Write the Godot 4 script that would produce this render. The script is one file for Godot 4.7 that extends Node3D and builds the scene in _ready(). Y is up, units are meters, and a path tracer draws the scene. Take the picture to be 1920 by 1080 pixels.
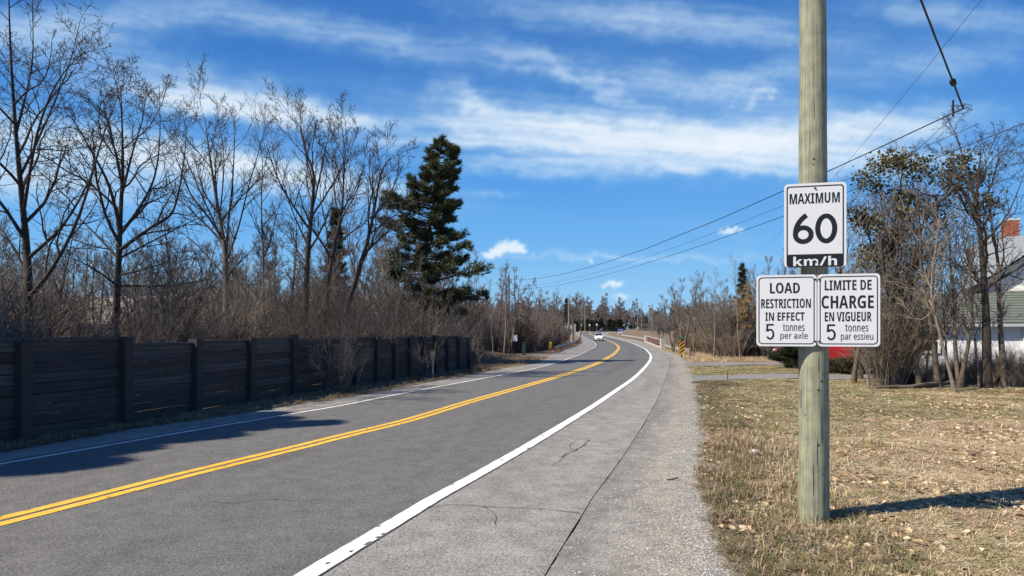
extends Node3D

# Two-lane road bending over a small bridge, seen from the right verge beside a wooden pole with road signs.
# World: metres, y up, the camera stands at x 0, z 0 and looks along -z. "d" below is a distance along -z.

const FOCAL := 1233.0      # focal length in pixels of a 1920 x 1080 frame
const EYE := 1.75          # height of the eye above the road
const LEVEL := 622.0       # picture row of the horizon

var rng := RandomNumberGenerator.new()
var noise := FastNoiseLite.new()
var M := {}
var taken := {}


# ---------------------------------------------------------------- mesh collector
class Shape:
	var v := PackedVector3Array()
	var n := PackedVector3Array()
	var c := PackedColorArray()
	var t := PackedVector2Array()
	var i := PackedInt32Array()
	var smooth := false
	var tint := Color(1, 1, 1)
	var coloured := false
	var mapped := false

	func tri(a: Vector3, b: Vector3, cc: Vector3) -> void:
		var k := v.size()
		v.append(a); v.append(b); v.append(cc)
		if smooth:
			var nn := (cc - a).cross(b - a).normalized()
			n.append(nn); n.append(nn); n.append(nn)
		if coloured:
			c.append(tint); c.append(tint); c.append(tint)
		if mapped:
			t.append(Vector2.ZERO); t.append(Vector2.ZERO); t.append(Vector2.ZERO)
		i.append(k); i.append(k + 1); i.append(k + 2)

	# a, b, c, d go round clockwise as seen from the front
	func quad(a: Vector3, b: Vector3, cc: Vector3, d: Vector3) -> void:
		tri(a, b, cc)
		tri(a, cc, d)

	func box(centre: Vector3, size: Vector3, turn := Basis.IDENTITY, bevel := 0.0) -> void:
		var h := size / 2.0
		var b := minf(bevel, minf(h.x, minf(h.y, h.z)) * 0.45)
		if b <= 0.0:
			var q := []
			for s in [Vector3(-1, -1, -1), Vector3(1, -1, -1), Vector3(1, 1, -1), Vector3(-1, 1, -1), Vector3(-1, -1, 1), Vector3(1, -1, 1), Vector3(1, 1, 1), Vector3(-1, 1, 1)]:
				q.append(centre + turn * (s * h))
			quad(q[0], q[1], q[2], q[3]); quad(q[5], q[4], q[7], q[6]); quad(q[4], q[0], q[3], q[7])
			quad(q[1], q[5], q[6], q[2]); quad(q[3], q[2], q[6], q[7]); quad(q[4], q[5], q[1], q[0])
			return
		# long axis kept, the four edges along x cut off
		var ring := [Vector2(-h.y + b, -h.z), Vector2(h.y - b, -h.z), Vector2(h.y, -h.z + b), Vector2(h.y, h.z - b), Vector2(h.y - b, h.z), Vector2(-h.y + b, h.z), Vector2(-h.y, h.z - b), Vector2(-h.y, -h.z + b)]
		var l := []
		var r := []
		for p in ring:
			l.append(centre + turn * Vector3(-h.x, p.x, p.y))
			r.append(centre + turn * Vector3(h.x, p.x, p.y))
		for k in 8:
			var m := (k + 1) % 8
			quad(l[k], r[k], r[m], l[m])
		for k in range(1, 7):
			tri(l[0], l[k], l[k + 1])
			tri(r[0], r[k + 1], r[k])

	# a round bar through points
	func tube(p: PackedVector3Array, r: PackedFloat32Array, sides: int, capped := false, grain := 1.0) -> void:
		var m := p.size()
		var base := v.size()
		var across := Vector3.ZERO
		var far := 0.0
		for k in m:
			var dir := (p[mini(k + 1, m - 1)] - p[maxi(k - 1, 0)]).normalized()
			if k == 0:
				across = dir.cross(Vector3.UP if absf(dir.y) < 0.9 else Vector3.RIGHT).normalized()
			else:
				across = (across - dir * across.dot(dir)).normalized()
				far += p[k].distance_to(p[k - 1])
			var other := dir.cross(across)
			var ring := sides + 1 if mapped else sides
			for s in ring:
				var a := TAU * s / sides
				var out := across * cos(a) + other * sin(a)
				v.append(p[k] + out * r[k])
				if smooth:
					n.append(out)
				if coloured:
					c.append(tint)
				if mapped:
					t.append(Vector2(float(s) / sides, far * grain))
		var w := sides + 1 if mapped else sides
		for k in m - 1:
			for s in sides:
				var a := base + k * w + s
				var b := base + k * w + ((s + 1) if mapped else (s + 1) % sides)
				i.append(a); i.append(b + w); i.append(b)
				i.append(a); i.append(a + w); i.append(b + w)
		if capped:
			for e in 2:
				var o := base + (m - 1) * w * e
				var was := smooth
				for s in range(1, sides - 1):
					if e == 1:
						tri(v[o], v[o + s + 1], v[o + s])
					else:
						tri(v[o], v[o + s], v[o + s + 1])
				smooth = was

	func mesh() -> ArrayMesh:
		var a := []
		a.resize(Mesh.ARRAY_MAX)
		a[Mesh.ARRAY_VERTEX] = v
		if smooth:
			a[Mesh.ARRAY_NORMAL] = n
		if coloured:
			a[Mesh.ARRAY_COLOR] = c
		if mapped:
			a[Mesh.ARRAY_TEX_UV] = t
		a[Mesh.ARRAY_INDEX] = i
		var out := ArrayMesh.new()
		out.add_surface_from_arrays(Mesh.PRIMITIVE_TRIANGLES, a)
		return out


func shape(smooth := false, coloured := false, mapped := false) -> Shape:
	var s := Shape.new()
	s.smooth = smooth
	s.coloured = coloured
	s.mapped = mapped
	return s


func numbered(called: String) -> String:
	var k: int = taken.get(called, -1) + 1
	taken[called] = k
	return called if k == 0 else "%s_%03d" % [called, k]


# one named mesh under a parent
func part(called: String, s: Shape, m: Material, parent: Node3D) -> MeshInstance3D:
	return mesh_part(called, s.mesh(), m, parent)


func mesh_part(called: String, me: Mesh, m: Material, parent: Node3D, at := Transform3D()) -> MeshInstance3D:
	var o := MeshInstance3D.new()
	o.name = called
	o.mesh = me
	o.material_override = m
	o.transform = at
	o.cast_shadow = GeometryInstance3D.SHADOW_CASTING_SETTING_ON
	parent.add_child(o, true)
	return o


func thing(called: String, label: String, category: String, at := Vector3.ZERO, turn := 0.0, group := "") -> Node3D:
	var o := Node3D.new()
	o.name = numbered(called)
	add_child(o)
	o.position = at
	o.rotation.y = turn
	o.set_meta("label", label)
	o.set_meta("category", category)
	if group:
		o.set_meta("group", group)
	return o


func copy_of(o: Node3D, called: String, label: String, at: Vector3, turn: float, size: Vector3, group := "") -> Node3D:
	var r: Node3D = o.duplicate()
	r.name = numbered(called)
	add_child(r)
	r.transform = Transform3D(Basis(Vector3.UP, turn).scaled_local(size), at)
	r.set_meta("label", label)
	if group:
		r.set_meta("group", group)
	return r


func structure(called: String, s: Shape, m: Material) -> MeshInstance3D:
	var o := part(numbered(called), s, m, self)
	o.set_meta("kind", "structure")
	return o


func scatter(called: String, me: Mesh, m: Material, at: Array, tints: Array, label: String, category: String) -> void:
	var mm := MultiMesh.new()
	mm.transform_format = MultiMesh.TRANSFORM_3D
	mm.use_colors = tints.size() > 0
	mm.mesh = me
	mm.instance_count = at.size()
	for k in at.size():
		mm.set_instance_transform(k, at[k])
		if tints.size() > 0:
			mm.set_instance_color(k, tints[k])
	var o := MultiMeshInstance3D.new()
	o.name = numbered(called)
	o.multimesh = mm
	o.material_override = m
	add_child(o)
	o.set_meta("kind", "stuff")
	o.set_meta("label", label)
	o.set_meta("category", category)


# ---------------------------------------------------------------- the lie of the land
const RISE := [[-200.0, 0.0], [25.0, 0.0], [45.0, -0.05], [70.0, -0.45], [100.0, -0.45], [130.0, -0.1], [190.0, 0.7], [250.0, 1.5], [350.0, 2.6], [600.0, 4.5], [4000.0, 9.0]]


func road_height(d: float) -> float:
	for k in RISE.size() - 1:
		if d <= RISE[k + 1][0]:
			var t: float = (d - RISE[k][0]) / (RISE[k + 1][0] - RISE[k][0])
			var g0: float = RISE[k][1]
			var g1: float = RISE[k + 1][1]
			return lerpf(g0, g1, t)
	return 9.0


func depth_of(v: float) -> float:
	var lo := 2.0
	var hi := 340.0
	for k in 40:
		var d := (lo + hi) / 2.0
		if LEVEL + FOCAL * (EYE - road_height(d)) / d > v:
			lo = d
		else:
			hi = d
	return lo


func ground_point(u: float, v: float) -> Vector3:
	var d := depth_of(v)
	return Vector3((u - 960.0) / FOCAL * d, road_height(d), -d)


# the point at distance d that is measured at column u, row v of the survey photograph
func spot(u: float, v: float, d: float) -> Vector3:
	return Vector3((u - 960.0) / FOCAL * d, EYE - (v - LEVEL) / FOCAL * d, -d)


# a line along the road as x over d
func survey(before: Array, marks: Array, after: Array) -> PackedVector2Array:
	var out := PackedVector2Array()
	for p in before:
		out.append(Vector2(p[0], p[1]))
	for m in marks:
		var g := ground_point(m[0], m[1])
		out.append(Vector2(-g.z, g.x))
	for p in after:
		out.append(Vector2(p[0], p[1]))
	return out


func along(line: PackedVector2Array, d: float) -> float:
	var k := 0
	while k < line.size() - 2 and d > line[k + 1].x:
		k += 1
	# Catmull-Rom over uneven stations
	var p1 := line[k]
	var p2 := line[k + 1]
	var p0 := line[maxi(k - 1, 0)]
	var p3 := line[mini(k + 2, line.size() - 1)]
	var h := p2.x - p1.x
	var t := (d - p1.x) / h
	if t < 0.0 or t > 1.0:
		return p1.y + (p2.y - p1.y) * t
	var m1 := (p2.y - p0.y) / (p2.x - p0.x) * h
	var m2 := (p3.y - p1.y) / (p3.x - p1.x) * h
	var t2 := t * t
	var t3 := t2 * t
	return (2 * t3 - 3 * t2 + 1) * p1.y + (t3 - 2 * t2 + t) * m1 + (-2 * t3 + 3 * t2) * p2.y + (t3 - t2) * m2


var edge_left: PackedVector2Array
var white_left: PackedVector2Array
var yellow: PackedVector2Array
var white_right: PackedVector2Array
var joint: PackedVector2Array
var edge_right: PackedVector2Array


func ground_height(x: float, d: float) -> float:
	var g := road_height(d)
	var a := along(edge_left, clampf(d, -60, 320)) - x
	var b := x - along(edge_right, clampf(d, -60, 320))
	var out := maxf(a, b)
	if out <= 0.0:
		return g
	var soft := smoothstep(0.2, 3.0, out)
	g += soft * (noise.get_noise_2d(x * 9.0, d * 9.0) * 0.08 + noise.get_noise_2d(x * 2.0 + 50.0, d * 2.0) * 0.10)
	if a > 0.0:
		# a low bank past the end of the wall
		g += 0.55 * exp(-pow((x + 3.0) / 3.0, 2) - pow((d - 47.0) / 5.0, 2)) * smoothstep(0.4, 2.5, a)
		if d > 70.0 and d < 130.0:
			g -= 1.2 * smoothstep(1.0, 8.0, a) * smoothstep(70, 85, d) * (1.0 - smoothstep(115, 130, d))
	else:
		if d < 22.0:
			g += 0.07 * exp(-pow((b - 0.8) / 0.45, 2)) * (1.0 + noise.get_noise_2d(x * 30.0, d * 14.0)) * smoothstep(0.8, 2.2, Vector2(x - 2.8, d - 5.8).length())
			g -= 0.05 * (1.0 - smoothstep(0.2, 0.55, Vector2(x - 2.85, d - 6.0).length()))
		if d > 60.0 and d < 130.0:
			g -= 1.2 * smoothstep(1.0, 8.0, b) * smoothstep(60, 80, d) * (1.0 - smoothstep(115, 130, d))
	return g


func on_ground(x: float, d: float, lift := 0.0) -> Vector3:
	return Vector3(x, ground_height(x, d) + lift, -d)


# ---------------------------------------------------------------- materials
func lin(r: float, g: float, b: float) -> Color:
	return Color(r, g, b).linear_to_srgb()


func paint(c: Color, rough := 0.8, metal := 0.0) -> StandardMaterial3D:
	var m := StandardMaterial3D.new()
	m.albedo_color = c
	m.roughness = rough
	m.metallic = metal
	return m


func picture(w: int, h: int, f: Callable) -> ImageTexture:
	var im := Image.create(w, h, false, Image.FORMAT_RGB8)
	for y in h:
		for x in w:
			im.set_pixel(x, y, f.call(x, y))
	return ImageTexture.create_from_image(im)


# seamless value grain
func grain_texture(side: int, spread: float, coarse: float, seed_: int, speck := 0.0, dark := 0.0) -> ImageTexture:
	var r := RandomNumberGenerator.new()
	r.seed = seed_
	var f := FastNoiseLite.new()
	f.seed = seed_
	f.frequency = 0.02
	f.fractal_octaves = 4
	var big := f.get_seamless_image(side, side)
	return picture(side, side, func(x: int, y: int) -> Color:
		var g := 1.0 + (r.randf() - 0.5) * spread + (big.get_pixel(x, y).r - 0.5) * coarse
		var k := r.randf()
		if k < speck:
			g *= 1.45
		elif k < speck + dark:
			g *= 0.55
		g = clampf(g * 0.62, 0.0, 1.0)
		return Color(g, g, g).linear_to_srgb())


func streak_texture(w: int, h: int, seed_: int, upright: bool, low: float, high: float) -> ImageTexture:
	var f := FastNoiseLite.new()
	f.seed = seed_
	f.frequency = 0.01
	f.fractal_octaves = 5
	var g := FastNoiseLite.new()
	g.seed = seed_ + 7
	g.frequency = 0.02
	g.fractal_octaves = 3
	return picture(w, h, func(x: int, y: int) -> Color:
		# wrapped round x through a circle so that the seam does not show
		var a := TAU * x / w
		var q := Vector3(cos(a) * w * 0.16, sin(a) * w * 0.16, y)
		var k: float
		if upright:
			k = 0.5 + 1.0 * f.get_noise_3d(q.x * 20.0, q.y * 20.0, y * 0.5) + 0.5 * g.get_noise_3d(q.x * 1.2, q.y * 1.2, y * 1.2)
		else:
			k = 0.5 + 0.9 * f.get_noise_3d(q.x * 0.4, q.y * 0.4, y * 9.0) + 0.4 * g.get_noise_3d(q.x * 0.8, q.y * 0.8, y)
		var s := lerpf(low, high, clampf(k, 0, 1))
		return Color(s, s, s).linear_to_srgb())


func materials() -> void:
	var fine := grain_texture(512, 0.95, 0.35, 3, 0.07, 0.10)
	var rough_grain := grain_texture(512, 0.8, 0.5, 5, 0.06, 0.11)
	var bump := NoiseTexture2D.new()
	bump.width = 512
	bump.height = 512
	bump.seamless = true
	bump.as_normal_map = true
	bump.bump_strength = 3.0
	var bn := FastNoiseLite.new()
	bn.seed = 9
	bn.frequency = 0.2
	bn.fractal_octaves = 3
	bump.noise = bn
	for d in [["asphalt", lin(0.200, 0.198, 0.192), fine, 0.24], ["old_asphalt", lin(0.425, 0.41, 0.385), rough_grain, 0.22], ["gravel_bed", lin(0.48, 0.455, 0.41), rough_grain, 0.3], ["soil", lin(0.58, 0.455, 0.285), rough_grain, 0.3], ["drive", lin(0.36, 0.345, 0.33), rough_grain, 0.3]]:
		var m := paint(d[1], 0.9)
		m.albedo_texture = d[2]
		m.vertex_color_use_as_albedo = true
		m.uv1_triplanar = true
		m.uv1_world_triplanar = true
		m.uv1_scale = Vector3.ONE * d[3]
		m.normal_enabled = true
		m.normal_texture = bump
		m.normal_scale = 0.22
		M[d[0]] = m
	for d in [["white_line", lin(1.25, 1.25, 1.22)], ["yellow_line", lin(1.25, 0.74, 0.08)]]:
		var m := paint(d[1], 0.7)
		m.albedo_texture = grain_texture(256, 0.25, 0.35, 21, 0.0, 0.03)
		m.vertex_color_use_as_albedo = true
		m.uv1_triplanar = true
		m.uv1_world_triplanar = true
		m.uv1_scale = Vector3.ONE * 0.8
		M[d[0]] = m
	# timber
	var pole := paint(lin(0.335, 0.35, 0.25), 0.85)
	pole.albedo_texture = streak_texture(256, 1024, 31, true, 0.5, 1.0)
	pole.uv1_scale = Vector3(1, 0.25, 1)
	M.pole = pole
	var far_pole := paint(lin(0.24, 0.21, 0.17), 0.9)
	M.far_pole = far_pole
	var planks := streak_texture(256, 256, 41, false, 0.35, 1.0)
	for k in 4:
		var w := paint([lin(0.088, 0.076, 0.066), lin(0.060, 0.052, 0.047), lin(0.120, 0.106, 0.094), lin(0.074, 0.065, 0.058)][k], 0.9)
		w.albedo_texture = planks
		w.uv1_triplanar = true
		w.uv1_scale = Vector3(0.35, 1.6, 1.6)
		w.uv1_offset = Vector3(0.27 * k, 0.41 * k, 0.13 * k)
		M["plank%d" % k] = w
	M.wall_post = paint(lin(0.045, 0.039, 0.034), 0.9)
	M.wall_cap = paint(lin(0.060, 0.058, 0.055), 0.9)
	# bark and twigs
	var bark_grain := streak_texture(128, 512, 51, true, 0.3, 1.0)
	for d in [["bark", lin(0.075, 0.062, 0.052)], ["bark_pale", lin(0.36, 0.31, 0.25)], ["bark_dark", lin(0.060, 0.048, 0.040)], ["bark_brown", lin(0.20, 0.16, 0.125)]]:
		var m := paint(d[1], 0.95)
		m.albedo_texture = bark_grain
		m.uv1_scale = Vector3(2, 0.8, 1)
		M[d[0]] = m
	M.twig = paint(lin(0.060, 0.049, 0.043), 0.95)
	M.twig_grey = paint(lin(0.145, 0.120, 0.102), 0.95)
	M.twig_pale = paint(lin(0.30, 0.25, 0.195), 0.95)
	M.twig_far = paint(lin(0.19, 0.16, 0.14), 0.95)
	var brush := paint(lin(1, 1, 1), 0.95)
	brush.vertex_color_use_as_albedo = true
	M.brush = brush
	var leaf := paint(lin(1, 1, 1), 0.75)
	leaf.vertex_color_use_as_albedo = true
	leaf.backlight = Color(0.25, 0.25, 0.2)
	M.leaf = leaf
	var needle := paint(lin(1, 1, 1), 0.7)
	needle.vertex_color_use_as_albedo = true
	M.needle = needle
	# metal, paint, glass
	M.sign_white = paint(lin(0.74, 0.76, 0.78), 0.35)
	M.sign_black = paint(lin(0.012, 0.012, 0.016), 0.4)
	M.aluminium = paint(lin(0.6, 0.61, 0.62), 0.42, 0.85)
	M.steel = paint(lin(0.50, 0.50, 0.50), 0.55, 0.4)
	M.dark_metal = paint(lin(0.04, 0.045, 0.05), 0.6, 0.3)
	M.concrete = paint(lin(0.46, 0.44, 0.40), 0.9)
	M.crack = paint(lin(0.045, 0.043, 0.040), 0.95)
	M.rust = paint(lin(0.16, 0.07, 0.04), 0.9)
	M.wire = paint(lin(0.02, 0.02, 0.022), 0.7)
	M.white_paint = paint(lin(0.78, 0.78, 0.76), 0.6)
	M.hazard_yellow = paint(lin(0.72, 0.40, 0.03), 0.5)
	M.green = paint(lin(0.02, 0.14, 0.07), 0.5)
	M.dark_green = paint(lin(0.03, 0.06, 0.04), 0.6)
	M.blue = paint(lin(0.035, 0.045, 0.30), 0.5)
	M.olive_sign = paint(lin(0.42, 0.34, 0.03), 0.5)
	M.grey_sign = paint(lin(0.33, 0.34, 0.35), 0.6)
	M.glass = paint(lin(0.012, 0.015, 0.018), 0.06)
	M.rubber = paint(lin(0.02, 0.02, 0.02), 0.85)
	M.lamp_glass = paint(lin(0.8, 0.8, 0.8), 0.1)
	M.tail_lamp = paint(lin(0.35, 0.01, 0.01), 0.15)
	for d in [["car_white", lin(0.80, 0.80, 0.80)], ["car_dark", lin(0.03, 0.033, 0.04)], ["car_red", lin(0.50, 0.015, 0.02)]]:
		var m := paint(d[1], 0.35)
		m.clearcoat_enabled = true
		m.clearcoat = 0.8
		m.clearcoat_roughness = 0.08
		M[d[0]] = m
	# house
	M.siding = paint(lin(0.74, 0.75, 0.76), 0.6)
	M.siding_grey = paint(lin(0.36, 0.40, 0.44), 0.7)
	M.shingle = paint(lin(0.115, 0.135, 0.115), 0.95)
	M.shingle_brown = paint(lin(0.27, 0.24, 0.20), 0.95)
	M.brick = paint(lin(0.30, 0.10, 0.06), 0.9)
	M.stone = paint(lin(1, 1, 1), 0.95)
	M.stone.vertex_color_use_as_albedo = true
	M.paper = paint(lin(0.75, 0.75, 0.78), 0.8)


# ---------------------------------------------------------------- camera, sky and sun
func soft_blob(p: Vector2, s: Array) -> float:
	# s: centre x, centre y, half length, half thickness, tilt in degrees (down to the right), strength
	var q := p - Vector2(s[0], s[1])
	q = q.rotated(-deg_to_rad(s[4]))
	var x: float = q.x / s[2]
	var y: float = q.y / s[3]
	if absf(x) > 2.2 or absf(y) > 2.6:
		return 0.0
	return exp(-x * x - y * y) * s[5]


const BLUE := [[0.0, 0.66, 0.83, 0.95], [3.0, 0.58, 0.79, 0.95], [8.0, 0.44, 0.70, 0.935], [13.0, 0.35, 0.62, 0.90], [22.0, 0.25, 0.49, 0.785], [35.0, 0.20, 0.41, 0.71], [90.0, 0.15, 0.34, 0.62]]


func clear_sky(el: float) -> Color:
	for k in BLUE.size() - 1:
		if el <= BLUE[k + 1][0]:
			var t: float = clampf((el - BLUE[k][0]) / (BLUE[k + 1][0] - BLUE[k][0]), 0, 1)
			return Color(BLUE[k][1], BLUE[k][2], BLUE[k][3]).lerp(Color(BLUE[k + 1][1], BLUE[k + 1][2], BLUE[k + 1][3]), t)
	return Color(0.13, 0.33, 0.62)


func sky_picture() -> ImageTexture:
	var w := 2048
	var h := 1024
	var im := Image.create(w, h, false, Image.FORMAT_RGB8)
	im.fill(Color(0.42, 0.44, 0.44))
	var veil := FastNoiseLite.new()
	veil.seed = 12
	veil.frequency = 0.35
	veil.fractal_octaves = 4
	var comb := FastNoiseLite.new()
	comb.seed = 77
	comb.frequency = 1.0
	comb.fractal_octaves = 5
	comb.fractal_gain = 0.55
	# cirrus bands and small puffs as they stand over the road, in tangent coordinates towards -z
	var bands := [
		[1000, 236, 190, 42, 10, 0.75], [1235, 262, 250, 36, 4, 1.3], [1490, 262, 240, 42, -4, 0.75], [880, 196, 70, 30, 30, 0.38],
		[450, 198, 200, 22, 7, 1.25], [610, 224, 110, 12, 5, 0.7], [230, 282, 300, 34, 9, 1.05], [520, 322, 210, 26, 10, 0.95], [60, 330, 200, 36, 6, 0.8],
		[1090, 150, 170, 17, 24, 0.42], [1290, 160, 230, 34, 9, 0.42], [1410, 188, 32, 9, -48, 0.5], [1440, 140, 120, 22, -10, 0.35], [820, 266, 150, 9, 1, 0.55],
		[1240, 312, 330, 9, 2, 0.45], [1620, 238, 200, 26, -6, 0.6], [1640, 300, 200, 18, 0, 0.5], [1010, 318, 140, 12, 4, 0.35], [1180, 482, 220, 4, 1, 0.30],
		[920, 366, 60, 5, 3, 0.22], [300, 140, 330, 40, 14, 0.30], [1750, 120, 180, 30, -8, 0.30], [640, 60, 330, 26, 10, 0.4], [1250, 40, 330, 34, 6, 0.5], [120, 50, 240, 34, -6, 0.5], [1800, 30, 200, 22, 5, 0.4]]
	var puffs := [[944, 464, 30, 11, -22, 1.0], [974, 466, 18, 8, -8, 0.8], [916, 478, 18, 6, 0, 0.6], [988, 474, 14, 4, 6, 0.5], [1364, 434, 22, 6, -12, 0.9], [1380, 430, 18, 4, -10, 0.6], [1148, 532, 26, 6, -6, 0.9], [1140, 556, 30, 5, 0, 0.5], [1172, 556, 14, 5, 0, 0.5], [1105, 489, 12, 4, -30, 0.7], [1045, 471, 5, 3, -30, 0.5]]
	for y in h / 2:
		var up := PI * 0.5 - PI * (y + 0.5) / h
		var el := rad_to_deg(up)
		var base := clear_sky(el)
		for x in w:
			var az := TAU * (x + 0.5) / w
			if az > PI:
				az -= TAU
			var eye := Vector3(sin(az) * cos(up), sin(up), -cos(az) * cos(up))
			# a thin high layer all round, drawn out by the wind
			var flat := Vector2(eye.x, eye.z) / (eye.y + 0.16)
			var p := flat.rotated(0.35)
			var warp := veil.get_noise_2d(p.x * 0.8 + 9.0, p.y * 0.8)
			var thin := veil.get_noise_2d(p.x * 0.55 + warp * 1.2, p.y * 2.2 + warp * 2.0) * 0.5 + 0.5
			var fibre := comb.get_noise_2d(p.x * 0.9 + warp * 2.0, p.y * 4.5 + warp * 3.5) * 0.5 + 0.5
			var front := smoothstep(1.15, 0.85, absf(az)) * smoothstep(0.75, 0.6, up)
			var cloud := smoothstep(0.50, 0.86, thin * 0.75 + fibre * 0.28) * (0.75 - 0.55 * front) * smoothstep(0.05, 0.2, up)
			if front > 0.0:
				var q := Vector2(960.0 + FOCAL * tan(az), LEVEL - FOCAL * tan(up) / cos(az))
				var ww := Vector2(comb.get_noise_2d(q.x * 0.010, q.y * 0.016), comb.get_noise_2d(q.x * 0.010 + 40.0, q.y * 0.016))
				var qq := q + ww * Vector2(80, 16)
				var sum := 0.0
				for s in bands:
					sum += soft_blob(qq, s)
				var hair := comb.get_noise_2d(q.x * 0.0045 + ww.x * 0.5, q.y * 0.075 - q.x * 0.006 + ww.y * 0.5) * 0.5 + 0.5
				sum = sum * (0.25 + 1.5 * hair)
				cloud += front * (1.0 - exp(-1.4 * sum))
				if q.y > 400.0 and q.y < 620.0:
					var pw := Vector2(comb.get_noise_2d(q.x * 0.06, q.y * 0.06), comb.get_noise_2d(q.x * 0.06 + 90.0, q.y * 0.06))
					var lump := 0.0
					for s in puffs:
						lump += soft_blob(q + pw * Vector2(16, 9), s)
					cloud = maxf(cloud, front * smoothstep(0.28, 0.75, lump) * 0.9)
			cloud = clampf(cloud, 0.0, 1.0)
			var white := Color(0.93, 0.96, 0.99)
			im.set_pixel(x, y, base.lerp(white, cloud))
	return ImageTexture.create_from_image(im)


func camera_and_light() -> void:
	var cam := Camera3D.new()
	cam.name = "camera"
	cam.projection = Camera3D.PROJECTION_FRUSTUM
	cam.near = 0.1
	cam.far = 6000.0
	cam.size = 0.1 * 1080.0 / FOCAL
	cam.frustum_offset = Vector2(0.0, 0.1 * (LEVEL - 540.0) / FOCAL)
	cam.position = Vector3(0, EYE, 0)
	add_child(cam)
	cam.current = true

	var env := Environment.new()
	env.background_mode = Environment.BG_SKY
	var sky := Sky.new()
	var pano := PanoramaSkyMaterial.new()
	pano.panorama = sky_picture()
	pano.energy_multiplier = 0.74
	sky.sky_material = pano
	env.sky = sky
	env.tonemap_mode = Environment.TONE_MAPPER_LINEAR
	env.tonemap_exposure = 1.38
	env.sdfgi_enabled = true
	env.ssao_enabled = true
	env.ssil_enabled = true
	var around := WorldEnvironment.new()
	around.name = "surroundings"
	around.environment = env
	add_child(around)

	var sun := DirectionalLight3D.new()
	sun.name = "sun"
	sun.light_energy = 1.6
	sun.light_color = Color(1.0, 0.95, 0.87)
	sun.light_angular_distance = 0.5
	sun.shadow_enabled = true
	var az := deg_to_rad(70.0)
	var el := deg_to_rad(47.0)
	var ray := Vector3(sin(az) * cos(el), -sin(el), -cos(az) * cos(el))
	sun.transform = Transform3D(Basis.looking_at(ray, Vector3.UP), Vector3(-30, 28, 11))
	add_child(sun)


# ---------------------------------------------------------------- ground, road and verges
func stations(a: float, b: float, near_step: float) -> PackedFloat32Array:
	var out := PackedFloat32Array()
	var d := a
	while d < b:
		out.append(d)
		d += near_step if d < 24.0 else near_step * (1.0 + (d - 24.0) / 24.0)
	out.append(b)
	return out


# a sheet between two lines along the road; tone(d, share across) gives its colour
func sheet(s: Shape, rows: PackedFloat32Array, left: Callable, right: Callable, columns: int, lift: float, tone: Callable) -> void:
	var base := s.v.size()
	for d in rows:
		var a: float = left.call(d)
		var b: float = right.call(d)
		for k in columns + 1:
			var f := float(k) / columns
			s.v.append(Vector3(lerpf(a, b, f), road_height(d) + lift, -d))
			s.n.append(Vector3.UP)
			s.c.append(tone.call(d, f))
	var w := columns + 1
	for r in rows.size() - 1:
		for k in columns:
			var a := base + r * w + k
			s.i.append(a); s.i.append(a + w); s.i.append(a + w + 1)
			s.i.append(a); s.i.append(a + w + 1); s.i.append(a + 1)


func slope_at(line: PackedVector2Array, d: float) -> float:
	return (along(line, d + 0.4) - along(line, d - 0.4)) / 0.8


func grey(g: float) -> Color:
	return Color(g, g, g)


func lay_lines() -> void:
	edge_left = survey([[-60, -33.5], [-20, -17.8], [0, -10.75], [5, -8.95]], [[112, 826], [250, 802], [400, 782], [540, 760], [640, 746], [760, 724], [860, 706], [930, 693], [1000, 681], [1022, 673], [1033, 665], [1062, 655], [1090, 643], [1091, 636], [1081, 629], [1078, 625.5], [1088, 621.5]], [[330, 44], [345, 62]])
	white_left = survey([[-60, -33.0], [-20, -17.3], [0, -10.15], [5, -8.2]], [[112, 851], [336, 812], [560, 774], [640, 760.3], [760, 736.5], [880, 714.2], [940, 703.2], [1000, 691.3], [1032, 683], [1057, 675.5], [1080, 667.5], [1098, 659.2], [1111, 653], [1117, 648], [1115, 642.3], [1107, 636.8], [1092.5, 630], [1087, 626.5], [1093, 622.6]], [[330, 48], [345, 66]])
	yellow = survey([[-60, -29.5], [-20, -14.2], [0, -7.0]], [[112, 950], [336, 893], [560, 838.5], [640, 818.5], [760, 789.5], [880, 753.5], [1000, 719.5], [1060, 702], [1122, 680.5], [1144.5, 668], [1155, 660], [1160, 653], [1157, 647], [1147.5, 641.5], [1134, 636.3], [1113, 629.5], [1106, 626.5], [1113, 622.9]], [[330, 54], [345, 72]])
	white_right = survey([[-60, -24.5], [-20, -9.5], [0, -2.92]], [[754, 971], [811, 936.5], [910, 882], [1009, 824.5], [1108, 764], [1155, 732.5], [1190, 707.5], [1213, 684], [1220, 672], [1217.5, 662.3], [1207, 652.9], [1186, 643.5], [1165, 637.3], [1144.6, 632.6], [1131, 628.8], [1128, 626.0], [1136, 623.0]], [[330, 60], [345, 78]])
	joint = survey([[-60, -22.6], [-20, -7.6], [0, -1.12]], [[1090, 966], [1109, 934], [1142, 890], [1175, 844], [1213, 784], [1234, 745], [1246, 715.5], [1254, 690], [1256, 680], [1246, 666], [1230, 655], [1203, 644.2], [1183, 638.2], [1157, 632.9], [1140, 629], [1135, 626.2], [1142, 623.2]], [[330, 62], [345, 80]])
	edge_right = survey([[-60, -20.0], [-20, -5.2], [0, 0.75], [4, 1.57]], [[1366, 985], [1350, 937], [1331, 898], [1329, 833], [1322, 762], [1310, 718], [1299, 700], [1293, 688], [1287, 677], [1268, 663.5], [1247, 657.4], [1219, 646.4], [1205, 641.3], [1186, 636.5], [1160, 632.2], [1143, 629], [1139, 626.5], [1147, 623.4]], [[330, 65], [345, 83]])


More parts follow.
